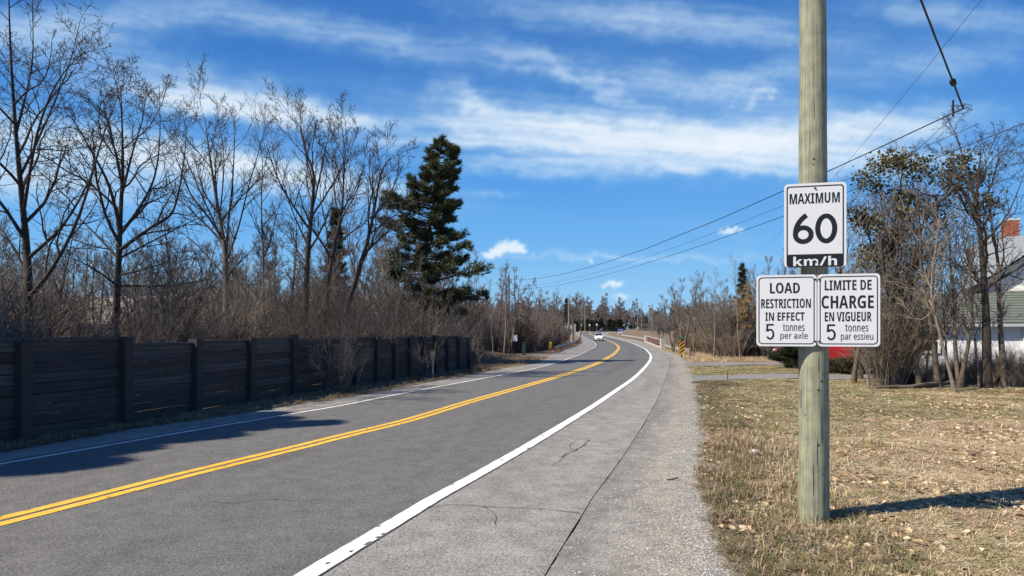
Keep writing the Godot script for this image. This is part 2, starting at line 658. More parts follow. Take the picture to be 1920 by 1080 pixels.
func build_ground() -> void:
	var s := shape(true, true)
	var offs := [0.0, 0.12, 0.3, 0.6, 1.0, 1.5, 2.1, 2.8, 3.6, 4.6, 5.8, 7.2, 9.0, 11.5, 14.0, 17.0, 21.0, 26.0, 33.0, 42.0, 55.0, 75.0, 110.0, 170.0, 300.0, 600.0, 1300.0, 3000.0]
	var rows := PackedFloat32Array()
	var d := -60.0
	while d < 4000.0:
		rows.append(d)
		d += 0.5 if d > 2.0 and d < 40.0 else (2.0 if d < 130.0 else (6.0 if d < 350.0 else 250.0))
	var w := offs.size() * 2 + 2
	for r in rows.size():
		d = rows[r]
		var q := clampf(d, -60, 345)
		var a := along(edge_left, q)
		var b := along(edge_right, q)
		var xs := PackedFloat32Array()
		for k in range(offs.size() - 1, -1, -1):
			xs.append(a - offs[k])
		xs.append(a + 0.06)
		xs.append(b - 0.06)
		for k in offs.size():
			xs.append(b + offs[k])
		for k in w:
			var x := xs[k]
			var y := ground_height(x, d)
			if k == offs.size() or k == offs.size() + 1:
				y -= 0.09
			s.v.append(Vector3(x, y, -d))
			# dry straw, greener patches of turf, brown leaf mould under the trees
			var patch := noise.get_noise_2d(x * 6.0, d * 6.0) * 0.5 + 0.5
			var green := smoothstep(0.42, 0.72, noise.get_noise_2d(x * 3.0 + 300.0, d * 2.0) * 0.5 + 0.5 + (0.12 if d > 13.0 and d < 37.0 and x > 2.0 else -0.08))
			var c := Color(1.0, 0.96, 0.92).lerp(Color(0.72, 0.62, 0.55), patch)
			c = c.lerp(Color(0.42, 0.50, 0.34), green * 0.75)
			if x < a or d > 39.0:
				c = c.lerp(Color(0.46, 0.40, 0.36), 0.8)
			if k == offs.size() or k == offs.size() + 1:
				c = Color(0.4, 0.4, 0.42)
			s.c.append(c)
	# normals from the heights
	for r in rows.size():
		for k in w:
			var here := r * w + k
			var l := s.v[r * w + maxi(k - 1, 0)]
			var rr := s.v[r * w + mini(k + 1, w - 1)]
			var f := s.v[maxi(r - 1, 0) * w + k]
			var g := s.v[mini(r + 1, rows.size() - 1) * w + k]
			var nn := (rr - l).cross(g - f).normalized()
			s.n.append(nn if nn.y > 0.0 else -nn)
			if here < 0:
				return
	for r in rows.size() - 1:
		for k in w - 1:
			var a := r * w + k
			s.i.append(a); s.i.append(a + w); s.i.append(a + w + 1)
			s.i.append(a); s.i.append(a + w + 1); s.i.append(a + 1)
	structure("ground", s, M.soil)


func build_road() -> void:
	var rows := stations(-60.0, 340.0, 0.35)
	var wander := func(d: float, f: float, k: float) -> float: return noise.get_noise_2d(d * k, f * 60.0)
	# the two lanes: paler polished wheel tracks, darker oil line between them
	var lanes := func(d: float, f: float) -> Color:
		var lane := fmod(f * 2.0, 1.0)
		var tracks := exp(-pow((lane - 0.25) / 0.11, 2)) + exp(-pow((lane - 0.77) / 0.11, 2))
		var tar := exp(-pow((lane - 0.5) / 0.14, 2))
		var g: float = 0.97 + 0.20 * tracks - 0.10 * tar + 0.30 * wander.call(d, f, 3.0) + 0.18 * wander.call(d, f * 3.0, 12.0)
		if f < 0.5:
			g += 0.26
		return Color(g, g, g * 1.005)
	var s := shape(true, true)
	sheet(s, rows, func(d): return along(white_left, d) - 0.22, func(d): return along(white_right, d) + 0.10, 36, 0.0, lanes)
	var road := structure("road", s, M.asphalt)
	# left shoulder, gritty
	s = shape(true, true)
	sheet(s, rows, func(d): return along(edge_left, d) - 0.05 + 0.10 * noise.get_noise_1d(d * 40.0), func(d): return along(white_left, d) - 0.215, 6, -0.004, func(d, f):
		var g: float = 0.92 + 0.3 * wander.call(d, f, 8.0)
		return Color(g, g * 0.99, g * 0.96))
	structure("road_shoulder", s, M.old_asphalt)
	# right shoulder, up to an open joint
	s = shape(true, true)
	sheet(s, rows, func(d): return along(white_right, d) + 0.094, func(d): return along(joint, d) - 0.001 - 0.008 * absf(noise.get_noise_1d(d * 60.0)), 10, -0.006, func(d, f):
		var g: float = 0.93 + 0.22 * wander.call(d, f, 5.0) + 0.15 * wander.call(d, f * 4.0, 25.0)
		return Color(g, g * 0.995, g * 0.975))
	structure("road_shoulder", s, M.old_asphalt)
	# the older strip beyond the joint, with a sandy track
	s = shape(true, true)
	sheet(s, rows, func(d): return along(joint, d) - 0.004 + 0.034 * maxf(0.0, noise.get_noise_1d(d * 45.0 + 80.0)), func(d): return along(edge_right, d) + 0.12 + 0.30 * noise.get_noise_1d(d * 30.0) + 0.14 * noise.get_noise_1d(d * 130.0), 14, -0.014, func(d, f):
		var sand := exp(-pow((f - 0.55 - 0.1 * noise.get_noise_1d(d * 6.0)) / 0.2, 2)) * (0.75 + 0.7 * noise.get_noise_1d(d * 14.0 + 7.0))
		var g: float = 0.80 + 0.26 * wander.call(d, f, 6.0) + 0.22 * wander.call(d, f * 4.0, 25.0)
		g *= 1.0 - 0.20 * exp(-pow(f / 0.12, 2)) * (0.8 + 0.5 * noise.get_noise_1d(d * 20.0 + 33.0))
		return Color(g, g, g).lerp(Color(1.12, 1.03, 0.87), clampf(sand, 0, 1) * 0.85))
	structure("gravel_strip", s, M.gravel_bed)
	# cracks in the paving, filled with dark dirt
	var paths := [
		[[[770, 962], [800, 952], [850, 946], [905, 949], [960, 952], [1030, 955], [1085, 962]], 0.010], [[[905, 949], [925, 962], [930, 985]], 0.006],
		[[[200, 915], [232, 921], [255, 917], [268, 922]], 0.010], [[[600, 935], [560, 940], [500, 936], [440, 944], [395, 940]], 0.006],
		[[[1050, 858], [1075, 846], [1092, 836], [1105, 824]], 0.012], [[[1035, 872], [1052, 862], [1060, 849]], 0.007], [[[1075, 846], [1068, 836], [1080, 826]], 0.006],
		[[[880, 842], [840, 846], [790, 843], [740, 848]], 0.007], [[[1150, 905], [1175, 900], [1205, 903], [1240, 897]], 0.006]]
	for c in paths:
		var k := shape(true)
		var pts := PackedVector3Array()
		for m in c[0]:
			pts.append(ground_point(m[0], m[1]))
		pts = smooth_path(pts, 6)
		for e in pts.size():
			pts[e] += Vector3(rng.randf_range(-0.012, 0.012), 0, rng.randf_range(-0.012, 0.012))
		for e in pts.size() - 1:
			var dir := (pts[e + 1] - pts[e]).normalized()
			var o: Vector3 = dir.cross(Vector3.UP) * c[1] * rng.randf_range(0.35, 0.75)
			k.quad(pts[e] - o + Vector3(0, 0.003, 0), pts[e + 1] - o + Vector3(0, 0.003, 0), pts[e + 1] + o + Vector3(0, 0.003, 0), pts[e] + o + Vector3(0, 0.003, 0))
		for e in k.n.size():
			k.n[e] = Vector3.UP
		part("crack", k, M.crack, road)
	# markings
	for d in [["road_line", white_left, 0.0, 0.055, "white_line", 0.86, 11.0], ["road_line", white_right, 0.0, 0.085, "white_line", 1.0, 5.0], ["centre_line", yellow, -0.100, 0.066, "yellow_line", 1.0, 3.0], ["centre_line", yellow, 0.100, 0.066, "yellow_line", 1.0, 9.0]]:
		s = shape(true, true)
		var line: PackedVector2Array = d[1]
		var side := func(q: float, sgn: float) -> float:
			var k := sqrt(1.0 + pow(slope_at(line, q), 2))
			var ragged := 0.008 * noise.get_noise_2d(q * 160.0, sgn * 30.0 + d[6])
			return along(line, q) + (d[2] + sgn * d[3] + ragged) * k
		var worn := func(q, f):
			var g: float = d[5] * (1.0 + 0.22 * noise.get_noise_2d(q * 10.0, f * 10.0 + d[6]) + 0.12 * noise.get_noise_2d(q * 70.0, f * 90.0 + d[6]))
			return Color(g, g, g)
		sheet(s, stations(-60.0, 3.0, 0.4), func(q): return side.call(q, -1.0), func(q): return side.call(q, 1.0), 2, 0.005, worn)
		# near the eye the paint is broken: flakes have come off, mostly along the edges
		var cells := 6
		var q0 := 3.0
		while q0 < 20.0:
			var q1 := q0 + 0.045
			var a0: float = side.call(q0, -1.0)
			var b0: float = side.call(q0, 1.0)
			var a1: float = side.call(q1, -1.0)
			var b1: float = side.call(q1, 1.0)
			for e in cells:
				var f0 := float(e) / cells
				var f1 := (e + 1.0) / cells
				var lost := noise.get_noise_2d(q0 * 260.0, e * 55.0 + d[6] * 70.0) + 0.6 * noise.get_noise_2d(q0 * 24.0, e * 6.0 + d[6] * 20.0)
				if lost > (0.74 if e > 0 and e < cells - 1 else 0.60):
					continue
				var k0 := s.v.size()
				for c in [[f0, q0, a0, b0], [f0, q1, a1, b1], [f1, q1, a1, b1], [f1, q0, a0, b0]]:
					s.v.append(Vector3(lerpf(c[2], c[3], c[0]), road_height(c[1]) + 0.005, -c[1]))
					s.n.append(Vector3.UP)
					s.c.append(worn.call(c[1], c[0]))
				s.i.append(k0); s.i.append(k0 + 1); s.i.append(k0 + 2)
				s.i.append(k0); s.i.append(k0 + 2); s.i.append(k0 + 3)
			q0 = q1
		sheet(s, stations(q0, 340.0, 0.18), func(q): return side.call(q, -1.0), func(q): return side.call(q, 1.0), 2, 0.005, worn)
		structure(d[0], s, M[d[4]])
	# two drives to the houses on the right
	for d in [[26.1, 23.4, 26.4, 23.0], [37.6, 33.6, 37.8, 33.6]]:
		s = shape(true, true)
		var m := 60
		for k in m + 1:
			var f := float(k) / m
			for e in 5:
				var dd := lerpf(lerpf(d[1], d[3], f), lerpf(d[0], d[2], f), e / 4.0)
				if e == 0 or e == 4:
					dd += 0.12 * noise.get_noise_2d(f * 900.0, e * 50.0)
				var x := lerpf(along(edge_right, dd) - 0.15, 34.0, f)
				s.v.append(Vector3(x, maxf(ground_height(x, dd), road_height(dd)) + 0.035 * smoothstep(0.0, 0.02, f) - 0.004, -dd))
				s.n.append(Vector3.UP)
				s.c.append(grey(1.0 + 0.25 * noise.get_noise_2d(x * 14.0, dd * 14.0)))
		for k in m:
			for e in 4:
				var a := k * 5 + e
				s.i.append(a); s.i.append(a + 1); s.i.append(a + 6)
				s.i.append(a); s.i.append(a + 6); s.i.append(a + 5)
		structure("driveway", s, M.drive)
	# side lane past the end of the wall
	s = shape(true, true)
	var m := 44
	for k in m + 1:
		var f := float(k) / m
		for e in 5:
			var dd := 41.5 + 13.0 * pow(f, 1.7) + (e / 4.0 - 0.5) * (1.9 + 2.0 * f * f)
			var x := lerpf(-16.0, along(edge_left, dd) + 0.03, f)
			s.v.append(Vector3(x, ground_height(x, dd) + 0.035 * (1.0 - smoothstep(0.93, 1.0, f)) - 0.002, -dd))
			s.n.append(Vector3.UP)
			s.c.append(Color(1.25, 1.14, 0.98) * (1.0 + 0.2 * noise.get_noise_2d(x * 14.0, dd * 14.0)))
	for k in m:
		for e in 4:
			var a := k * 5 + e
			s.i.append(a); s.i.append(a + 1); s.i.append(a + 6)
			s.i.append(a); s.i.append(a + 6); s.i.append(a + 5)
	structure("lane", s, M.drive)


# ---------------------------------------------------------------- the wooden wall
const WALL_POSTS := [[228, 796], [362, 773], [465, 755], [546, 742], [612, 732], [662, 725], [702, 719], [736, 714], [765, 709.5], [790, 706], [813, 702.5], [835, 699], [856, 695.5], [876, 692]]


func build_wall() -> void:
	var w := thing("timber_wall", "dark plank wall with thick posts running along the far side of the road", "wall")
	var feet := []
	for k in [5, 4, 3, 2, 1]:
		var p0 := ground_point(228, 796)
		feet.append(p0 + Vector3(-0.43, 0, 2.02) * k)
	for m in WALL_POSTS:
		feet.append(ground_point(m[0], m[1]))
	var plank_meshes := []
	for k in feet.size():
		feet[k].y = ground_height(feet[k].x, -feet[k].z)
	var post := shape()
	post.box(Vector3(0, 0.0, 0), Vector3(1.9, 0.21, 0.25), Basis(Vector3.BACK, PI / 2), 0.02)
	var post_mesh := post.mesh()
	for k in feet.size():
		var p: Vector3 = feet[k]
		var dir: Vector3 = (feet[mini(k + 1, feet.size() - 1)] - feet[maxi(k - 1, 0)])
		dir.y = 0
		dir = dir.normalized()
		var out := dir.cross(Vector3.UP)      # towards the road
		var high: float = 1.66 if k in [2, 5, 8, 18] else (1.57 + 0.03 * rng.randf())
		var b := Basis(dir, Vector3.UP, -out) if false else Basis(dir, Vector3.UP, dir.cross(Vector3.UP))
		mesh_part("post", post_mesh, M.wall_post, w, Transform3D(b * Basis(Vector3.BACK, rng.randf_range(-0.012, 0.012)) * Basis.from_scale(Vector3(1, high / 1.6, 1)), p + Vector3(0, high - 0.95 * high / 1.6, 0) + out * 0.06))
		if k == feet.size() - 1:
			break
		var q: Vector3 = feet[k + 1]
		var span := q - p
		var flat := Vector3(span.x, 0, span.z)
		var long := flat.length()
		var ux := flat / long
		var bb := Basis(ux, Vector3.UP, ux.cross(Vector3.UP))
		var count := 10
		var top: float = 1.60 if k < 5 else (1.50 + 0.035 * sin(k * 2.1))
		var each := (top + 0.12) / count
		for j in count:
			var s := shape()
			var shade := rng.randi() % 4
			s.box(Vector3.ZERO, Vector3(long - 0.10, each - 0.008 - 0.006 * rng.randf(), 0.06), Basis.IDENTITY, 0.008)
			var at := (p + q) / 2.0
			at.y += -0.12 + each * (j + 0.5)
			at += ux.cross(Vector3.UP) * (0.004 + 0.014 * rng.randf())
			mesh_part("plank", s.mesh(), M["plank%d" % shade], w, Transform3D(bb * Basis(Vector3.BACK, (rng.randf() - 0.5) * 0.014) * Basis(Vector3.RIGHT, (rng.randf() - 0.5) * 0.12), at))
		var cap := shape()
		cap.box(Vector3.ZERO, Vector3(long - 0.02, 0.05, 0.16), Basis.IDENTITY, 0.008)
		mesh_part("cap", cap.mesh(), M.wall_cap, w, Transform3D(bb, (p + q) / 2.0 + Vector3(0, top + 0.03, 0)))


# ---------------------------------------------------------------- the pole and its signs
const SIGN_D := 5.98
const SIGN_TURN := -0.23


func rounded(w: float, h: float, r: float) -> PackedVector2Array:
	var out := PackedVector2Array()
	for c in [[1, 1, 0], [-1, 1, 1], [-1, -1, 2], [1, -1, 3]]:
		for k in 7:
			var a: float = PI / 2 * (c[2] + k / 6.0)
			out.append(Vector2(c[0] * (w / 2 - r) + cos(a) * r, c[1] * (h / 2 - r) + sin(a) * r))
	return out


func plate(s: Shape, outline: PackedVector2Array, z0: float, z1: float) -> void:
	var m := outline.size()
	for k in range(1, m - 1):
		s.tri(Vector3(outline[0].x, outline[0].y, z1), Vector3(outline[k + 1].x, outline[k + 1].y, z1), Vector3(outline[k].x, outline[k].y, z1))
		s.tri(Vector3(outline[0].x, outline[0].y, z0), Vector3(outline[k].x, outline[k].y, z0), Vector3(outline[k + 1].x, outline[k + 1].y, z0))
	for k in m:
		var a := outline[k]
		var b := outline[(k + 1) % m]
		s.quad(Vector3(a.x, a.y, z0), Vector3(a.x, a.y, z1), Vector3(b.x, b.y, z1), Vector3(b.x, b.y, z0))


func band(s: Shape, outer: PackedVector2Array, inner: PackedVector2Array, z: float) -> void:
	var m := outer.size()
	for k in m:
		var n := (k + 1) % m
		s.quad(Vector3(outer[k].x, outer[k].y, z), Vector3(inner[k].x, inner[k].y, z), Vector3(inner[n].x, inner[n].y, z), Vector3(outer[n].x, outer[n].y, z))


func moved(o: PackedVector2Array, by: Vector2) -> PackedVector2Array:
	var r := PackedVector2Array()
	for p in o:
		r.append(p + by)
	return r


var faces := {}


func lettering(words: String, parent: Node3D, centre: Vector2, size: Vector2, z: float, m: Material, weight := 600) -> void:
	if not faces.has(weight):
		var f := SystemFont.new()
		f.font_names = PackedStringArray(["Droid Sans"])
		f.font_weight = weight
		faces[weight] = f
	var t := TextMesh.new()
	t.font = faces[weight]
	t.text = words
	t.font_size = 64
	t.pixel_size = 0.01
	t.depth = 0.0004
	t.curve_step = 1.0
	var box := t.get_aabb()
	var k := Vector3(size.x / box.size.x, size.y / box.size.y, 1.0)
	var mid := box.get_center()
	mesh_part("lettering", t, m, parent, Transform3D(Basis.from_scale(k), Vector3(centre.x - mid.x * k.x, centre.y - mid.y * k.y, z)))


# thick line through points, flat on a sign
func stroke(s: Shape, p: PackedVector2Array, wide: float, z: float) -> void:
	var l := PackedVector3Array()
	var r := PackedVector3Array()
	for k in p.size():
		var dir := (p[mini(k + 1, p.size() - 1)] - p[maxi(k - 1, 0)]).normalized()
		var o := Vector2(-dir.y, dir.x) * wide / 2
		l.append(Vector3(p[k].x + o.x, p[k].y + o.y, z))
		r.append(Vector3(p[k].x - o.x, p[k].y - o.y, z))
	for k in p.size() - 1:
		s.quad(l[k], l[k + 1], r[k + 1], r[k])


func arc(c: Vector2, rx: float, ry: float, a0: float, a1: float, steps := 18) -> PackedVector2Array:
	var out := PackedVector2Array()
	for k in steps + 1:
		var a := deg_to_rad(lerpf(a0, a1, float(k) / steps))
		out.append(c + Vector2(cos(a) * rx, sin(a) * ry))
	return out


func bolt(parent: Node3D, x: float, y: float) -> void:
	var s := shape(true)
	s.tube(PackedVector3Array([Vector3(x, y, 0.0), Vector3(x, y, 0.009), Vector3(x, y, 0.011)]), PackedFloat32Array([0.009, 0.009, 0.005]), 8, true)
	part("bolt", s, M.dark_metal, parent)


func sx(u: float, uc: float) -> float:
	return (u - uc) / FOCAL * SIGN_D / 1.079


func sy(v: float, vc: float) -> float:
	return (vc - v) / FOCAL * SIGN_D


func words_at(parent: Node3D, text: String, c: Vector2, u0: float, u1: float, v0: float, v1: float, m: Material, weight := 600) -> void:
	lettering(text, parent, Vector2((sx(u0, c.x) + sx(u1, c.x)) / 2, (sy(v0, c.y) + sy(v1, c.y)) / 2), Vector2(sx(u1, c.x) - sx(u0, c.x), sy(v0, c.y) - sy(v1, c.y)), 0.0016, m, weight)


func digit_five(parent: Node3D, c: Vector2, u0: float, u1: float, v0: float, v1: float) -> void:
	var x0 := sx(u0, c.x)
	var x1 := sx(u1, c.x)
	var y0 := sy(v1, c.y)
	var y1 := sy(v0, c.y)
	var t := (x1 - x0) * 0.22
	var s := shape()
	stroke(s, PackedVector2Array([Vector2(x1 - t * 0.3, y1 - t / 2), Vector2(x0 + t * 0.5, y1 - t / 2)]), t, 0.0008)
	stroke(s, PackedVector2Array([Vector2(x0 + t * 0.9, y1), Vector2(x0 + t * 0.6, lerpf(y0, y1, 0.52))]), t, 0.0011)
	var rx := (x1 - x0 - t) / 2
	var ry := (y1 - y0) * 0.29
	stroke(s, arc(Vector2((x0 + x1) / 2, y0 + t / 2 + ry), rx, ry, 140, -150, 24), t, 0.0014)
	part("numeral", s, M.sign_black, parent)


func build_pole() -> void:
	var at := spot(1526, 974, 6.13)
	at.y = 0.0
	var p := thing("utility_pole", "weathered grey-green timber pole carrying the speed and load signs", "pole", at)
	var s := shape(true, false, true)
	var pts := PackedVector3Array()
	var rad := PackedFloat32Array()
	var k := 0
	while k <= 46:
		var y := -0.4 + k * 0.2
		pts.append(Vector3(0.006 * noise.get_noise_1d(y * 30.0) - 0.0022 * y, y, 0.006 * noise.get_noise_1d(y * 30.0 + 99.0)))
		rad.append(0.135 - 0.0042 * y + 0.0025 * noise.get_noise_1d(y * 90.0 + 40.0))
		k += 1
	s.tube(pts, rad, 28, true, 1.0)
	part("shaft", s, M.pole, p)
	# narrow bright strip nailed to the left side
	s = shape()
	s.box(Vector3(-0.133, 1.13, 0.02), Vector3(0.006, 0.165, 0.03))
	part("metal_strip", s, M.aluminium, p)
	# knots, nail heads and old staples
	for q in [[-0.02, 1.22, 0.010], [0.012, 1.30, 0.012], [0.03, 1.36, 0.008], [-0.11, 0.98, 0.006], [-0.02, 0.72, 0.013], [-0.05, 3.33, 0.012], [-0.055, 3.28, 0.010], [-0.09, 2.76, 0.006], [0.05, 2.95, 0.008], [0.02, 0.45, 0.007]]:
		s = shape(true)
		var surf := sqrt(maxf(0.0, pow(0.137 - 0.0042 * q[1], 2) - q[0] * q[0]))
		var o := Vector3(q[0], q[1], surf - 0.004)
		s.tube(PackedVector3Array([o, o + Vector3(0, 0, 0.006), o + Vector3(0, 0, 0.008)]), PackedFloat32Array([q[2], q[2] * 0.8, q[2] * 0.3]), 7, true)
		part("knot", s, M.bark_dark, p)
	# long drying checks in the timber
	for q in [[-0.03, 0.66, 0.28], [0.01, 0.9, 0.34], [0.045, 1.02, 0.26], [-0.06, 0.4, 0.3], [0.02, 2.72, 0.2], [-0.01, 3.0, 0.22], [0.05, 3.6, 0.3], [-0.05, 3.8, 0.24], [0.03, 0.2, 0.26], [-0.015, 1.45, 0.14]]:
		s = shape()
		var l := PackedVector3Array()
		for e in 7:
			var y: float = q[1] + q[2] * (e / 6.0 - 0.5)
			var x: float = q[0] + 0.004 * noise.get_noise_1d(y * 200.0 + q[0] * 900.0)
			l.append(Vector3(x, y, sqrt(pow(0.1375 - 0.0042 * y, 2) - x * x) - 0.0005))
		s.tube(l, PackedFloat32Array([0.0005, 0.0018, 0.0024, 0.0026, 0.0022, 0.0016, 0.0005]), 4)
		part("crack", s, M.bark_dark, p)

	# speed sign
	var c := Vector2(1528, 422)
	var o := thing("speed_sign", "white speed limit sign reading MAXIMUM 60 km/h on the timber pole", "sign", spot(c.x, c.y, SIGN_D), SIGN_TURN)
	var w := 0.524
	var h := 0.765
	s = shape()
	plate(s, rounded(w, h, 0.034), -0.004, 0.0)
	part("panel", s, M.sign_white, o)
	s = shape()
	band(s, rounded(w - 0.040, h - 0.044, 0.026), rounded(w - 0.062, h - 0.066, 0.018), 0.0009)
	part("border", s, M.sign_black, o)
	s = shape()
	plate(s, moved(rounded(w - 0.044, 0.118, 0.022), Vector2(0, sy(488.5, c.y))), 0.0002, 0.0012)
	part("black_strip", s, M.sign_black, o)
	words_at(o, "MAXIMUM", c, 1480, 1574, 361.5, 381, M.sign_black, 600)
	words_at(o, "km/h", c, 1487, 1569, 480.5, 498, M.sign_white, 700)
	# the large 60
	var t := 0.044
	s = shape()
	var cx := sx(1506, c.x)
	var by := sy(457, c.y)
	var ty := sy(401, c.y)
	var rx := 0.089 - t / 2
	var hh := ty - by
	var ry := hh * 0.315 - t / 2
	stroke(s, arc(Vector2(cx, by + hh * 0.315), rx, ry, 0, 360, 36), t, 0.0008)
	var sweep := PackedVector2Array()
	for e in 15:
		var f := e / 14.0
		var a := Vector2(cx - rx, by + hh * 0.315)
		var b := Vector2(cx + rx * 0.42, ty - t * 0.18)
		var m := Vector2(cx - rx * 1.02, by + hh * 0.72)
		sweep.append(a.lerp(m, f).lerp(m.lerp(b, f), f))
	stroke(s, sweep, t, 0.0012)
	part("numeral", s, M.sign_black, o)
	s = shape()
	var c0 := Vector2(sx(1549, c.x), (by + ty) / 2)
	var r0 := 0.093 - t / 2
	stroke(s, arc(c0, r0, hh / 2 - t / 2, 0, 360, 44), t, 0.0008)
	part("numeral", s, M.sign_black, o)
	bolt(o, 0.0, h / 2 - 0.047)
	bolt(o, 0.0, -h / 2 + 0.055)
	s = shape()
	s.box(Vector3(0, 0, -0.010), Vector3(0.05, h - 0.06, 0.012))
	part("bracket", s, M.aluminium, o)

	# the pair of load signs
	for e in 2:
		c = Vector2(1473.5, 582) if e == 0 else Vector2(1590, 582)
		var middle := spot(1532, 582, SIGN_D) + Basis(Vector3.UP, SIGN_TURN) * Vector3(-0.262 if e == 0 else 0.262, 0, 0)
		o = thing("load_sign", ["white English load restriction sign, 5 tonnes per axle", "white French load limit sign, 5 tonnes par essieu"][e], "sign", middle, SIGN_TURN, "load signs on the pole")
		w = 0.518
		h = 0.655
		s = shape()
		plate(s, rounded(w, h, 0.036), -0.004, 0.0)
		part("panel", s, M.sign_white, o)
		s = shape()
		band(s, rounded(w - 0.036, h - 0.038, 0.034), rounded(w - 0.054, h - 0.056, 0.026), 0.0009)
		part("border", s, M.sign_black, o)
		if e == 0:
			words_at(o, "LOAD", c, 1442, 1499, 529, 549, M.sign_black)
			words_at(o, "RESTRICTION", c, 1425, 1520, 559.5, 577.5, M.sign_black)
			words_at(o, "IN EFFECT", c, 1433, 1508, 585, 601, M.sign_black)
			digit_five(o, c, 1434, 1450.5, 607, 637)
			words_at(o, "tonnes", c, 1467, 1508, 607, 620.5, M.sign_black, 400)
			words_at(o, "per axle", c, 1462, 1514, 622.5, 639, M.sign_black, 400)
		else:
			words_at(o, "LIMITE DE", c, 1546, 1632, 526, 544.5, M.sign_black)
			words_at(o, "CHARGE", c, 1540, 1636, 554.5, 578.5, M.sign_black)
			words_at(o, "EN VIGUEUR", c, 1546, 1632, 585, 602.5, M.sign_black)
			digit_five(o, c, 1549, 1566.5, 608, 638)
			words_at(o, "tonnes", c, 1584, 1626, 608, 621.5, M.sign_black, 400)
			words_at(o, "par essieu", c, 1576, 1635, 624, 640.5, M.sign_black, 400)
		var side := 1.0 if e == 0 else -1.0
		bolt(o, side * (w / 2 - 0.012), h / 2 - 0.045)
		bolt(o, side * (w / 2 - 0.012), -h / 2 + 0.045)
		s = shape()
		s.box(Vector3(side * (w / 2 - 0.03), 0, -0.010), Vector3(0.04, h - 0.06, 0.012))
		part("bracket", s, M.aluminium, o)


# ---------------------------------------------------------------- trees
func smooth_path(p: PackedVector3Array, each: int) -> PackedVector3Array:
	var out := PackedVector3Array()
	for k in p.size() - 1:
		var a := p[maxi(k - 1, 0)]
		var b := p[k]
		var c := p[k + 1]
		var d := p[mini(k + 2, p.size() - 1)]
		for e in each:
			out.append(b.cubic_interpolate(c, a, d, float(e) / each))
	out.append(p[p.size() - 1])
	return out


# habit: children per level, angle, length share, wiggle, upward pull, thinnest radius
func offshoots(s: Shape, p: PackedVector3Array, r: PackedFloat32Array, long: float, level: int, habit: Dictionary, from := 0.25, fewer := 1.0) -> void:
	var count := int(habit.count[mini(level, habit.count.size() - 1)] * fewer)
	if level >= habit.levels:
		return
	var spin := rng.randf() * TAU
	for k in count:
		var f := lerpf(from, 0.98, (k + rng.randf() * 0.8) / count)
		var x := f * (p.size() - 1)
		var j := mini(int(x), p.size() - 2)
		var at := p[j].lerp(p[j + 1], x - j)
		var dir := (p[j + 1] - p[j]).normalized()
		var rr := lerpf(r[j], r[j + 1], x - j)
		spin += 2.4 + rng.randf_range(-0.5, 0.5)
		var side := dir.cross(Vector3.UP if absf(dir.y) < 0.95 else Vector3.RIGHT).normalized().rotated(dir, spin)
		var ang: float = deg_to_rad(habit.angle + rng.randf_range(-14, 14))
		var go := dir * cos(ang) + side * sin(ang)
		var share: float = habit.share[mini(level, habit.share.size() - 1)]
		limb(s, at, go.normalized(), long * share * (1.12 - 0.62 * f) * rng.randf_range(0.7, 1.25), maxf(rr * 0.62, habit.thin), level + 1, habit)


func limb(s: Shape, at: Vector3, dir: Vector3, long: float, r0: float, level: int, habit: Dictionary) -> void:
	var segs: int = [9, 7, 5, 4, 3][mini(level, 4)]
	var p := PackedVector3Array([at])
	var r := PackedFloat32Array([r0])
	var d := dir
	var here := at
	for k in segs:
		var wig: float = habit.wiggle * (1.0 + 0.3 * level)
		d = (d + Vector3(rng.randf_range(-wig, wig), rng.randf_range(-wig, wig) + habit.pull, rng.randf_range(-wig, wig))).normalized()
		here += d * long / segs
		p.append(here)
		r.append(maxf(lerpf(r0, r0 * 0.28, (k + 1.0) / segs), habit.thin * 0.7))
	s.tube(p, r, [8, 6, 5, 3, 3][mini(level, 4)])
	offshoots(s, p, r, long, level, habit)


const OAK := {"count": [10, 9, 6, 4], "levels": 4, "angle": 44.0, "share": [0.55, 0.5, 0.5, 0.5], "wiggle": 0.20, "pull": 0.03, "thin": 0.0056}
const MAPLE := {"count": [10, 9, 6, 4], "levels": 4, "angle": 34.0, "share": [0.55, 0.46, 0.48, 0.5], "wiggle": 0.12, "pull": 0.06, "thin": 0.0056}
const SLIM := {"count": [12, 6, 5], "levels": 3, "angle": 36.0, "share": [0.38, 0.5, 0.5], "wiggle": 0.10, "pull": 0.07, "thin": 0.0060}
const FAR := {"count": [12, 7, 5], "levels": 3, "angle": 38.0, "share": [0.42, 0.5, 0.55], "wiggle": 0.13, "pull": 0.06, "thin": 0.016}


